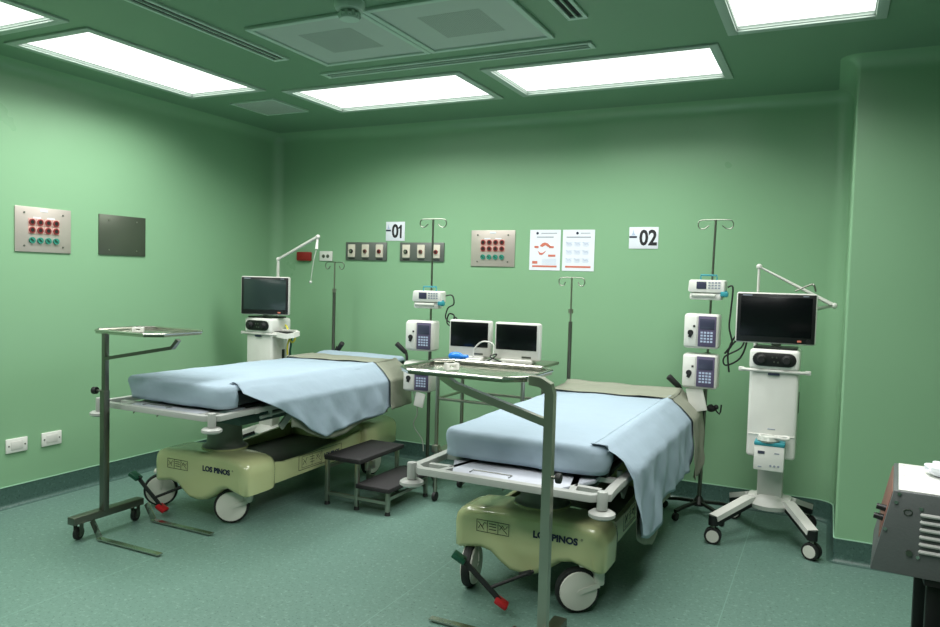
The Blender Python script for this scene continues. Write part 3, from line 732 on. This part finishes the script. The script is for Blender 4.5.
# right one (turned round: feet and tray point left)
t = thing('instrument_stand', 'steel instrument stand with a tray, in front of the middle stretcher', 'instrument stand', (0, 0, 0), 0, 'single-post steel instrument stands')
f = MB(); f.box((-.895, 2.50, .115), (.055, .46, .04), .004); f.build('base_beam', 'steel_dark', t)
f = MB(); f.bar([(-.886, 2.50, .135), (-.886, 2.50, 1.045), (-.894, 2.50, 1.070), (-.922, 2.50, 1.085), (-.965, 2.51, 1.087)], .034, .034, up=(0, 1, 0)); f.build('post', 'steel', t)
f = MB(); f.cyl((-.875, 2.50, .745), (-.85, 2.50, .745), .006, mi=0); f.cyl((-.855, 2.50, .745), (-.835, 2.50, .745), .019, mi=1, bev=.004); f.build('clamp_knob', ['steel_dark', 'rubber'], t)
f = MB(); f.bar([(-.892, 2.50, .938), (-1.28, 2.53, 1.035), (-1.36, 2.56, 1.066)], .024, .028, up=(0, 0, 1)); f.build('brace', 'steel', t)
tray(t, -1.545, -1.00, 2.49, 2.90, 1.075, .07)
f = MB()
for s in (-1, 1): f.box((-.93+s*.045 if s > 0 else -.985, 2.45, .16), (.012, .05, .05), .002)
f.box((-.93, 2.46, .14), (.14, .06, .008), .002); f.build('foot_bracket', 'steel', t)
for y in (2.30, 2.72): caster_small(t, -.875, y, .034, .3, .095)
for y in (2.34, 2.70):
    f = MB(); f.bar([(-.93, y, .10), (-.99, y, .014)], .04, .005, up=(0, 1, 0)); f.bar([(-.98, y, .012), (-1.46, y, .012)], .032, .007); f.build('floor_leg', 'traysteel', t)
def clip(x, y, z, rz, label):
    f = MB()
    for s in (-1, 1): f.box((s*.022, 0, .014), (.014, .03, .028), .003)
    f.box((0, 0, .004), (.05, .022, .008), .002); f.box((0, 0, .022), (.05, .012, .008), .002)
    tag(f.build('plastic_clip', 'white', loc=(x, y, z), rz=rz), label, 'clip', 'white plastic clips on the trays')
clip(-3.47, 2.90, 1.10, .5, 'small white plastic clip on the left steel tray')
clip(-1.37, 2.66, 1.078, .9, 'small white plastic clip on the right steel tray')

# ------------------------------------------------------------------ step stool
t = thing('step_stool', 'two-step footstool with black rubber treads beside the left stretcher', 'step stool', (-2.60, 4.0, 0))
for nm, x0, x1, z in (('upper_tread', -.22, .05, .315), ('lower_tread', .02, .265, .165)):
    f = MB(); f.box(((x0+x1)/2, 0.02, z-.012), (x1-x0, .53, .03), .006); f.build(nm, 'tread', t)
for x, z in ((-.205, .3), (.02, .3), (.245, .15)):
    for y in (-.225, .24):
        f = MB(); f.box((x, y, z/2+.01), (.024, .024, z-.02), .003); l = f.build('leg', 'steel', t)
        f = MB(); f.cyl((x, y, 0), (x, y, .022), .018, .014, seg=12); f.build('foot_cap', 'rubber', l)
f = MB()
for y in (-.225, .24): f.bar([(-.205, y, .075), (.245, y, .075)], .016, .02)
for x, z in ((-.205, .24), (.245, .10)): f.bar([(x, -.225, z), (x, .24, z)], .016, .02)
for y in (-.16, -.10): f.box((.05, y, .262), (.02, .03, .05), .002)
f.build('rails', 'steel', t)

# ------------------------------------------------------------------ drip stands with pumps
def drip_stand(x, y, ztop, label, n=5, lean=0.):
    t = thing('drip_stand', label, 'drip stand', (x, y, 0), 0, 'chrome drip stands carrying pumps')
    f = MB(); f.lathe([(0, .06), (.035, .06), (.04, .075), (.03, .095), (.016, .12), (0, .12)], seg=20); hub = f.build('base_hub', 'darkmetal', t)
    for k in range(n):
        a = 2*PI*k/n+.45; c, s = math.cos(a), math.sin(a)
        f = MB(); f.bar([(.02*c, .02*s, .082), (.13*c, .13*s, .075), (.23*c, .23*s, .06)], .022, .016); l = f.build('base_leg', 'darkmetal', t)
        f = MB(); f.lathe([(.012, -.012), (.024, -.01), (.024, .01), (.012, .012)], (.225*c, .225*s, .024), 16, d=(s, -c, 0)); f.cyl((.225*c, .225*s, .03), (.225*c, .225*s, .06), .008, seg=8); f.build('caster', 'rubber', l)
    f = MB(); f.cyl((0, 0, .1), (lean*.5, 0, 1.02), .0125, mi=0); f.cyl((lean*.5, 0, 1.0), (lean, 0, ztop), .007, mi=1, seg=12); f.cyl((lean*.5, 0, .99), (lean*.5, 0, 1.03), .018, mi=0)
    p = f.build('pole', ['steel_dark', 'steel_dark'], t)
    for a in (0, PI):
        c, s = math.cos(a), math.sin(a); f = MB()
        f.tube([(lean+c*k, s*k, ztop+z) for k, z in ((0, 0), (.07, 0), (.098, -.008), (.105, -.035), (.09, -.055), (.065, -.055), (.04, -.035))], .0035, 6, smooth=3)
        f.build('bag_hook', 'steel_dark', p)
    return t
def syringe_pump(x, y, z, rz, label):
    t = thing('syringe_pump', label, 'infusion pump', (x, y, z), rz, 'white syringe pumps on the drip stands')
    f = MB(); f.prism([(-.115, .055), (-.11, .115), (-.10, .122), (.09, .122), (.10, .115), (.10, .05), (.09, .045), (-.105, .045)], -.05, .05, 'y', r=.006); f.box((-.012, 0, .022), (.19, .085, .044), .012)
    b_ = f.build('body', 'white', t)
    f = MB(); f.box((-.035, -.051, .088), (.058, .002, .044), .0008); f.build('display', 'lcd', b_)
    f = MB()
    for r in range(3):
        for c in range(4): f.box((.012+c*.019, -.051, .105-r*.016), (.013, .002, .009))
    f.build('keypad', 'inkgrey', b_)
    f = MB(); f.tube([(-.05, 0, .118), (-.05, 0, .15), (.045, 0, .15), (.045, 0, .118)], .006, 8); f.build('carry_handle', 'teal', t)
    f = MB(); f.sph((.10, -.02, .038), .019); f.cyl((.06, -.02, .038), (.115, -.02, .038), .014); f.box((.10, -.045, .038), (.045, .02, .03), .006); f.cyl((.1, -.02, .02), (.1, -.02, .06), .012); f.build('plunger_clamp', 'teal', t)
    f = MB(); f.cyl((-.09, -.045, .026), (.05, -.045, .026), .012); f.build('syringe', 'tube', t)
    f = MB(); f.box((.0, .065, .07), (.05, .045, .04), .004); f.build('pole_clamp', 'black', t)
    return t
def infusion_pump(x, y, z, rz, label):
    t = thing('infusion_pump', label, 'infusion pump', (x, y, z), rz, 'white infusion pumps on the drip stands')
    f = MB(); f.box((0, 0, .105), (.205, .13, .21), .018, 3); b_ = f.build('body', 'offwhite', t)
    f = MB(); f.box((-.062, -.066, .105), (.075, .012, .185), .006); d = f.build('door', 'white', t)
    f = MB(); f.cyl((-.06, -.07, .095), (-.06, -.078, .095), .017, seg=14); f.box((-.06, -.074, .08), (.02, .01, .03), .003, ry=.4); f.box((-.04, -.073, .135), (.012, .004, .012)); f.build('door_latch', 'black', d)
    f = MB(); f.box((.035, -.065, .105), (.105, .008, .185), .004); p = f.build('control_panel', 'purple', t)
    f = MB(); f.box((.035, -.07, .15), (.085, .003, .062), .001); f.build('display', 'lcd', p)
    f = MB()
    for r in range(4):
        for c in range(4): f.box((.005+c*.019, -.07, .098-r*.018), (.013, .003, .011))
    f.build('keypad', 'inkpale', p)
    f = MB(); f.box((.03, .075, .105), (.04, .05, .05), .004); f.build('pole_clamp', 'black', t)
    return t
def cable(name, pts, r, m, label, cat='cable', group=None, sm=5):
    f = MB(); f.tube(pts, r, 6, smooth=sm); return tag(f.build(name, m), label, cat, group)

sx, sy = -2.535, 4.58
drip_stand(sx, sy, 1.86, 'drip stand with pumps standing between the left stretcher and the monitors')
syringe_pump(-2.50, 4.50, 1.235, .12, 'white syringe pump with teal handle on the left drip stand')
infusion_pump(-2.545, 4.49, .94, .1, 'white infusion pump on the left drip stand, just above stretcher height')
infusion_pump(-2.555, 4.49, .655, .1, 'white infusion pump on the left drip stand, lowest, below the tray')
cable('power_cable', [(-2.42, 4.55, 1.32), (-2.36, 4.56, 1.33), (-2.345, 4.56, 1.27), (-2.39, 4.56, 1.24), (-2.40, 4.55, 1.17), (-2.35, 4.55, 1.14), (-2.34, 4.56, 1.19), (-2.38, 4.56, 1.20), (-2.40, 4.57, 1.14), (-2.36, 4.56, 1.12), (-2.33, 4.56, 1.18), (-2.30, 4.56, 1.13)], .005, 'rubber', 'black power cable looped beside the left syringe pump', group='pump cables')
cable('drip_line', [(-2.60, 4.47, .655), (-2.58, 4.50, .50), (-2.62, 4.52, .40), (-2.56, 4.54, .30), (-2.54, 4.53, .22)], .004, 'tube', 'thin pale drip line hanging below the left pumps')
rx_, ry_ = -.69, 4.80
drip_stand(rx_, ry_, 1.855, 'drip stand with pumps standing right of the middle stretcher', lean=.03)
syringe_pump(-.67, 4.70, 1.36, -.05, 'white syringe pump with dark display on the right drip stand')
infusion_pump(-.695, 4.695, 1.065, .0, 'white infusion pump on the right drip stand, the upper of two')
infusion_pump(-.695, 4.695, .82, .0, 'white infusion pump on the right drip stand, the lower of two')
cable('power_cable', [(-.56, 4.69, 1.44), (-.53, 4.69, 1.44), (-.535, 4.68, 1.30), (-.54, 4.68, 1.20), (-.52, 4.68, 1.10), (-.56, 4.68, 1.04), (-.50, 4.68, 1.12), (-.45, 4.68, 1.15), (-.47, 4.69, 1.08), (-.56, 4.68, 1.02), (-.55, 4.68, .97), (-.47, 4.68, 1.02), (-.44, 4.69, 1.13), (-.50, 4.69, 1.15), (-.54, 4.68, 1.05), (-.53, 4.68, .93)], .0055, 'rubber', 'black power cable bundled beside the right infusion pumps', group='pump cables')
f = MB(); f.box((0, 0, -.07), (.10, .012, .15), .004, ry=-.25)
tag(f.build('paper_tag', 'white', loc=(-.71, 4.66, .82)), 'white tag hanging under the lower right pump', 'tag')
f = MB(); f.sph((0, 0, 0), .022, (1.3, .8, 1)); f.sph((.03, -.005, .012), .016); f.tube([(-.03, 0, 0), (.0, .02, .02), (.05, 0, -.03), (.06, 0, .03)], .005, 6, smooth=3)
f.box((-.045, -.005, .0), (.03, .03, .05), .006)
tag(f.build('pole_clamp', 'rubber', loc=(-.64, 4.80, .68)), 'black clamp on the right drip stand below the pumps', 'clamp')
f = MB(); f.box((0, 0, -.055), (.075, .01, .10), .004, ry=.2)
tag(f.build('paper_tag', 'white', loc=(-2.53, 4.44, .655)), 'white tag hanging under the lowest left pump', 'tag')

# ------------------------------------------------------------------ table with two monitors
t = thing('instrument_table', 'steel table on tubular legs against the back wall, carrying two monitors', 'table', (0, 0, 0))
f = MB(); f.box((-1.935, 4.37, .915), (.72, .44, .02), .004); f.build('tabletop', 'steel', t)
for x in (-2.255, -1.665):
    for y in (4.19, 4.55):
        f = MB(); f.cyl((x, y, .06), (x, y, .91), .0125); l = f.build('leg', 'steel', t)
        f = MB(); f.lathe([(.01, -.012), (.03, -.01), (.03, .01), (.01, .012)], (x, y, .03), 16, d=(1, 0, 0)); f.build('caster', 'rubber', l)
f = MB(); f.tube([(-2.255, 4.19, .67), (-1.665, 4.19, .67), (-1.665, 4.55, .67), (-2.255, 4.55, .67)], .009, 8, closed=True); f.build('rail', 'steel', t)
f = MB(); f.box((-1.96, 4.37, .33), (.61, .38, .02), .004)
for x in (-2.255, -1.665): f.box((x, 4.19, .345), (.045, .045, .05), .006)
f.build('lower_shelf', 'steel', t)
def monitor(x, y, z, w, h, rz, label):
    t = thing('patient_monitor', label, 'monitor', (x, y, z), rz, 'two white-framed monitors on the steel table')
    f = MB(); f.box((0, 0, h/2+.02), (w, .055, h), .012, 3); c = f.build('housing', 'offwhite', t)
    f = MB(); f.box((-.004, -.028, h/2+.045), (w-.03, .004, h-.075), .003); f.build('screen', 'screen', c)
    f = MB(); f.box((w*.22, -.029, .04), (.06, .003, .012), .001); f.build('name_badge', 'steel_dark', c)
    f = MB(); f.box((0, .01, .012), (w*.7, .12, .024), .006); f.build('foot', 'offwhite', t)
monitor(-2.093, 4.33, .925, .288, .235, .10, 'white-framed monitor on the steel table, the left of two')
monitor(-1.762, 4.33, .925, .30, .235, .06, 'white-framed monitor on the steel table, the right of two')
f = MB(); f.sph((0, 0, .028), .028, (1.9, 1, 1)); f.cyl((.045, 0, .028), (.085, 0, .028), .014)
tag(f.build('squeeze_bulb', 'blue', loc=(-2.13, 4.19, .925)), 'bright blue squeeze bulb on the table before the left monitor', 'bulb')
cable('white_cable', [(-2.03, 4.24, .933), (-2.03, 4.25, 1.0), (-1.98, 4.26, 1.05), (-1.91, 4.27, 1.04), (-1.90, 4.26, .98), (-1.91, 4.25, .95), (-1.87, 4.25, .935), (-1.80, 4.23, .932)], .005, 'offwhite', 'white cable arching between the two monitors')
cable('black_cable', [(-2.06, 4.165, .932), (-1.93, 4.17, .935), (-1.87, 4.19, .96), (-1.85, 4.2, .985), (-1.89, 4.19, .965), (-1.78, 4.18, .932)], .0045, 'rubber', 'dark cable coiled on the table before the monitors')
f = MB(); f.box((0, 0, .012), (.10, .05, .024), .006, rz=.2); f.box((.10, .01, .010), (.05, .035, .02), .005)
tag(f.build('cable_connector', 'offwhite', loc=(-2.0, 4.185, .925)), 'small white cable connector box lying before the monitors', 'connector')

# ------------------------------------------------------------------ ventilators
def ventilator(x, y, rz, label, mon, mon_rz, mon_c, arm, mats='screen'):
    t = thing('ventilator', label, 'ventilator', (x, y, 0), rz, 'white ventilators on wheeled stands')
    hw = .128
    f = MB(); f.box((0, .11, .775), (hw*2, .22, .57), .018, 3); f.box((0, .0, .62), (hw*2-.012, .008, .004)); b_ = f.build('body', 'white', t)
    f = MB(); f.box((0, .10, 1.045), (hw*2+.006, .24, .115), .02, 3); h = f.build('valve_unit', 'white', t)
    o = [(sx*(.075)+.038*math.cos(a), 1.047+.038*math.sin(a)) for sx, a0 in ((1, -PI/2), (-1, PI/2)) for a in [a0+PI*k/8 for k in range(9)]]
    f = MB(); f.prism(o, -.027, -.018, 'y', r=.002); p = f.build('connector_panel', 'black', h)
    for sx in (-1, 1):
        f = MB(); f.lathe([(0, 0), (.027, 0), (.027, .008), (.02, .012), (.017, .03), (0, .03)], (sx*.065, -.026, 1.047), 20, d=(0, -1, 0)); f.build('port', 'rubber', p)
    for sx, sz in ((-.01, .012), (.012, .012), (0, -.012), (.02, -.014)):
        f = MB(); f.cyl((sx, -.026, 1.047+sz), (sx, -.031, 1.047+sz), .005, seg=10); f.build('small_port', 'steel_dark', p)
    f = MB(); f.box((0, -.012, .965), (.06, .006, .012), .002); f.build('name_badge', 'ink', b_)
    f = MB(); f.box((0, -.002, .655), (.04, .004, .006), .001); f.build('model_badge', 'inkgrey', b_)
    f = MB(); f.box((hw+.001, .13, .80), (.004, .03, .12), .001); f.build('side_slot', 'black', b_)
    f = MB(); f.tube([(-hw-.045, .01, .982), (-hw-.01, -.012, .982), (hw+.01, -.012, .982), (hw+.05, .01, .982)], .009, 8)
    for s in (-1, 1): f.box((s*(hw+.045), .012, .982), (.03, .022, .024), .005)
    f.build('accessory_rail', 'offwhite', t)
    f = MB(); f.box((0, .09, 1.108), (hw*2-.03, .18, .012), .003); f.build('top_plate', 'darkmetal', t)
    f = MB(); f.box((0, .08, 1.135), (.05, .05, .06), .008); f.build('monitor_neck', 'offwhite', t)
    # display
    w, hh = mon; e = thing_part = bpy.data.objects.new('display', None)
    f = MB(); f.box((0, 0, 0), (w, .05, hh), .014, 3, rz=mon_rz); d = f.build('display', 'offwhite', t); d.location = mon_c
    bpy.data.objects.remove(e)
    R = Matrix.Rotation(mon_rz, 4, 'Z')
    f = MB(); f.box((0, -.0255, .0), (w-.014, .006, hh-.014), .004); bmesh.ops.transform(f.bm, matrix=R, verts=f.bm.verts); g = f.build('bezel', 'black', d)
    f = MB(); f.box((0, -.029, .008), (w-.05, .003, hh-.065), .002); bmesh.ops.transform(f.bm, matrix=R, verts=f.bm.verts); f.build('glass', mats, g)
    f = MB(); f.box((w*.30, -.0295, -hh/2+.020), (.022, .003, .011), .002, mi=0); f.cyl((w*.30+.045, -.028, -hh/2+.022), (w*.30+.045, -.036, -hh/2+.022), .012, mi=1)
    bmesh.ops.transform(f.bm, matrix=R, verts=f.bm.verts); f.build('dial', ['orange', 'black'], g)
    f = MB(); f.box((-w*.36, -.0295, hh/2-.016), (.05, .002, .006)); f.box((w*.36, -.0295, hh/2-.016), (.03, .002, .005)); bmesh.ops.transform(f.bm, matrix=R, verts=f.bm.verts); f.build('marking', 'inkgrey', g)
    # stand
    f = MB(); f.box((0, .13, .37), (.135, .10, .27), .012); f.build('stand_column', 'offwhite', t)
    f = MB(); f.lathe([(0, .18), (.11, .18), (.12, .205), (.10, .24), (.075, .26), (0, .26)], (0, .14, 0), 28); f.box((0, .14, .225), (.24, .12, .05), .02); f.build('base_hub', 'offwhite', t)
    for cx_, cy_ in ((-.27, -.14), (.235, -.125), (-.22, .40), (.20, .40)):
        s = 1 if cx_ > 0 else -1
        f = MB(); f.bar([(s*.04, .13+(.05 if cy_ > 0 else -.02), .235), (s*.11, .13+(.07 if cy_ > 0 else -.05), .222), (cx_, cy_, .145)], .06, .03, mi=0)
        f.bar([(s*.11, .13+(.07 if cy_ > 0 else -.05), .196), (cx_, cy_, .118)], .054, .026, mi=1)
        f.cyl((cx_, cy_, .105), (cx_, cy_, .16), .027, mi=1); l = f.build('base_leg', ['offwhite', 'black'], t)
        f = MB(); a = PI/2-.25*s-.2
        for sd in (-1, 1):
            f.lathe([(.02, -.01), (.045, -.009), (.047, 0), (.045, .009), (.02, .01)], (cx_+sd*.017*math.cos(a), cy_+sd*.017*math.sin(a), .047), 22, d=(math.cos(a), math.sin(a), 0), mi=0)
            f.cyl((cx_+sd*.025*math.cos(a), cy_+sd*.025*math.sin(a), .047), (cx_+sd*.029*math.cos(a), cy_+sd*.029*math.sin(a), .047), .034, mi=1)
        f.cyl((cx_, cy_, .05), (cx_, cy_, .11), .010, seg=10, mi=1)
        f.build('caster', ['rubber', 'disc'], l)
    # support arm
    f = MB(); f.tube(arm, .0125, 10); a_ = f.build('hose_arm', 'offwhite', t)
    for p_ in arm[1:-1]: f = MB(); f.sph(p_, .017); f.build('arm_joint', 'offwhite', a_)
    return t
ventilator(-.265, 4.44, 0, 'white ventilator with wide dark screen on a wheeled stand, right of the second stretcher', (.418, .285), .05, (-.006, .03, 1.275),
           [(-.115, .16, 1.10), (-.115, .16, 1.565), (.285, .16, 1.355), (.16, .10, 1.325)])
v2 = ventilator(-3.94, 4.40, 0, 'white ventilator with squarish screen in the back left corner', (.375, .295), .42, (.035, .03, 1.275),
           [(.04, .16, 1.10), (.04, .16, 1.56), (.42, .16, 1.735), (.425, .14, 1.64)], 'screen2')
f = MB(); f.tube([(.13, .02, .985), (.26, .0, .975), (.31, .03, .985), (.31, .08, .995), (.26, .11, 1.0), (.13, .11, 1.0)], 0, sec=[(-.012, -.018), (.012, -.018), (.012, .018), (-.012, .018)], up=(0, 0, 1)); f.build('side_handle', 'white', v2)
f = MB(); f.box((.20, .06, 1.0), (.16, .08, .012), .004); f.build('side_shelf', 'black', v2)
f = MB(); f.tube([(.424, .14, 1.64), (.415, .12, 1.55), (.395, .12, 1.42), (.39, .12, 1.395)], .003, 6, smooth=3); f.sph((.39, .12, 1.39), .012, mi=0); f.build('hanging_line', 'tube', v2)
f = MB(); f.tube([(.14, .14, 1.05), (.17, .13, 1.02), (.19, .12, .96), (.22, .12, .92), (.25, .12, .95), (.22, .12, .98), (.18, .12, .90), (.18, .12, .82)], .007, 8, smooth=4); f.build('yellow_hose', 'yellow', v2)
f = MB(); f.tube([(.16, .15, 1.0), (.19, .15, .95), (.18, .15, .85), (.18, .15, .78)], .009, 8, smooth=4); f.build('dark_hose', 'green', v2)
# loop handle and hooks of the right ventilator's arm
cable('breathing_hook', [(-.18, 4.54, 1.43), (-.13, 4.54, 1.455), (-.09, 4.53, 1.47), (-.075, 4.53, 1.43)], .005, 'steel_dark', 'small dark hook behind the top of the wide ventilator screen', 'hook')
# humidifier on the right ventilator
t = thing('humidifier', 'small white humidifier box with teal band on the right ventilator', 'humidifier', (-.265, 4.385, .44))
f = MB(); f.box((0, 0, .07), (.155, .09, .14), .006); b_ = f.build('body', 'white', t)
f = MB(); f.box((0, 0, .147), (.157, .095, .022), .005); f.build('teal_band', 'teal', t)
f = MB(); f.lathe([(0, .155), (.055, .155), (.06, .165), (.05, .185), (0, .188)], (-.01, .0, 0), 24); f.build('water_chamber', 'tube', t)
f = MB(); f.tube([(.02+.075*math.cos(a), .0+.035*math.sin(a), .182+.004*math.sin(3*a)) for a in [k*PI/9 for k in range(18)]], .008, 8, closed=True); f.build('hose_loop', 'offwhite', t)
f = MB(); f.box((-.04, -.046, .10), (.035, .003, .016)); f.build('display', 'lcd', b_)
f = MB()
for k in range(3): f.cyl((.01+.02*k, -.045, .03), (.01+.02*k, -.048, .03), .006, seg=10)
f.box((.04, -.046, .10), (.025, .002, .006)); f.box((-.045, -.046, .02), (.02, .002, .006)); f.build('buttons', 'inkgrey', b_)

# ------------------------------------------------------------------ grey device at right
t = thing('diathermy_unit', 'grey metal device with louvred side and sloping red-brown front, at the right edge', 'medical device', (.145-.145*math.cos(.07)-2.545*math.sin(.07), 2.545+.145*math.sin(.07)-2.545*math.cos(.07), 0), -.07)
x0, ya, yb2, zb, ztp = .145, 2.545, 2.955, .597, .85
f = MB(); f.prism([(x0+.0, zb), (x0+.052, ztp), (.72, ztp), (.72, zb)], ya, yb2, 'y', r=.004); cs = f.build('case', 'boxgrey', t)
f = MB()
sl = math.atan2(.052, ztp-zb)
f.box((x0+.036, (ya+yb2)/2, (zb+ztp)/2+.045), (.006, yb2-ya-.03, .15), .002, ry=sl); fp = f.build('front_panel', 'rust', t)
for z in (.745, .775):
    f = MB(); k = x0+.052*(z-zb)/(ztp-zb); f.cyl((k+.002, ya+.06, z), (k-.028, ya+.06, z+.005), .011, .009, seg=16); f.build('knob', 'black', fp)
f = MB()
for k in range(6): f.tube([(.272, ya-.001, .788-k*.022), (.275, ya-.004, .788-k*.022), (.45, ya-.004, .788-k*.022), (.453, ya-.001, .788-k*.022)], .006, 8)
f.build('louvres', 'paintgrey', cs)
for x, z in ((.205, .815), (.27, .806), (.268, .66), (.212, .842), (.18, .73)): f = MB(); f.cyl((x, ya, z), (x, ya-.004, z), .0055, seg=10); f.build('screw', 'chrome', cs)
f = MB(); f.tube([(.237+.011*math.cos(a), ya-.001, .79+.009*math.sin(a)) for a in [k*PI/5 for k in range(10)]], .0015, 5, closed=True); f.cyl((.245, ya, .668), (.245, ya-.006, .668), .009, seg=12); f.build('earth_stud', 'steel_dark', cs)
f = MB()
for k in range(5): f.cyl((.225, ya+.05+k*.08, ztp), (.225, ya+.05+k*.08, ztp+.004), .004, seg=8)
f.box((.46, (ya+yb2)/2, ztp+.0015), (.50, yb2-ya-.02, .003), .001); f.build('white_top', 'white', t)
f = MB()
t2 = bmesh.new(); bmesh.ops.create_icosphere(t2, subdivisions=4, radius=.055)
for v in t2.verts:
    c = v.co.copy(); v.co = Vector((c.x*1.2, c.y*1.1, c.z*.45+.022))*(1+.45*noise.noise(c*34)); v.co.z = max(v.co.z, .001)
f._merge(t2)
tag(f.build('crumpled_tissue', 'paper', loc=(.375, 2.80, .853)), 'crumpled white tissue on top of the grey device', 'tissue')
t = thing('device_cart', 'dark cart under the grey device at the right edge', 'cart', (0, 0, 0))
f = MB(); f.box((.60, 2.76, .582), (.62, .40, .026), .004); f.build('shelf', 'black', t)
f = MB(); f.box((.60, 2.78, .20), (.60, .36, .024), .004); f.build('lower_shelf', 'black', t)
for x in (.325, .87):
    for y in (2.60, 2.92):
        f = MB(); f.box((x, y, .32), (.05, .03, .50), .004); l = f.build('leg', 'black', t)
        f = MB(); f.lathe([(.01, -.012), (.034, -.01), (.034, .01), (.01, .012)], (x, y, .034), 18, d=(1, 0, 0)); f.cyl((x, y, .034), (x, y, .08), .01, seg=8); f.build('caster', 'rubber', l)
# stool edge at the bottom right corner
t = thing('round_stool', 'grey round stool pad at the bottom right corner', 'stool', (.30, 2.33, 0))
f = MB(); f.lathe([(0, .395), (.14, .395), (.155, .405), (.16, .425), (.15, .444), (.12, .452), (0, .455)], seg=40); f.build('seat', 'stoolpad', t)
f = MB(); f.cyl((0, 0, .08), (0, 0, .4), .022); f.build('stem', 'chrome', t)
for k in range(5):
    a = 2*PI*k/5; c, s = math.cos(a), math.sin(a)
    f = MB(); f.bar([(0, 0, .08), (.19*c, .19*s, .055)], .03, .02); l = f.build('leg', 'chrome', t)
    f = MB(); f.lathe([(.01, -.01), (.025, -.009), (.025, .009), (.01, .01)], (.19*c, .19*s, .025), 14, d=(s, -c, 0)); f.cyl((.19*c, .19*s, .025), (.19*c, .19*s, .055), .008, seg=8); f.build('caster', 'rubber', l)

# ------------------------------------------------------------------ world, camera, view
w = bpy.data.worlds.new('world'); bpy.context.scene.world = w; w.use_nodes = True
w.node_tree.nodes['Background'].inputs[0].default_value = (.02, .03, .025, 1)
y_, p_, r_ = [math.radians(v) for v in (-25.937, -2.704, 1.592)]
fw = Vector((math.sin(y_)*math.cos(p_), math.cos(y_)*math.cos(p_), math.sin(p_)))
r0 = Vector((math.cos(y_), -math.sin(y_), 0)); u0 = r0.cross(fw)
rr = math.cos(r_)*r0+math.sin(r_)*u0; uu = -math.sin(r_)*r0+math.cos(r_)*u0
cd = bpy.data.cameras.new('camera'); cam = bpy.data.objects.new('camera', cd); C.objects.link(cam)
cd.sensor_fit = 'HORIZONTAL'; cd.sensor_width = 36; cd.lens = 739.9/940*36; cd.clip_start = .05; cd.clip_end = 60
mw = Matrix((rr, uu, -fw)).transposed().to_4x4(); mw.translation = (0, 0, 1.45)
cam.matrix_world = mw
sc = bpy.context.scene; sc.camera = cam
sc.view_settings.view_transform = 'Standard'; sc.view_settings.look = 'None'
sc.view_settings.exposure = 0.0; sc.view_settings.gamma = 1; sc.view_settings.use_curve_mapping = False
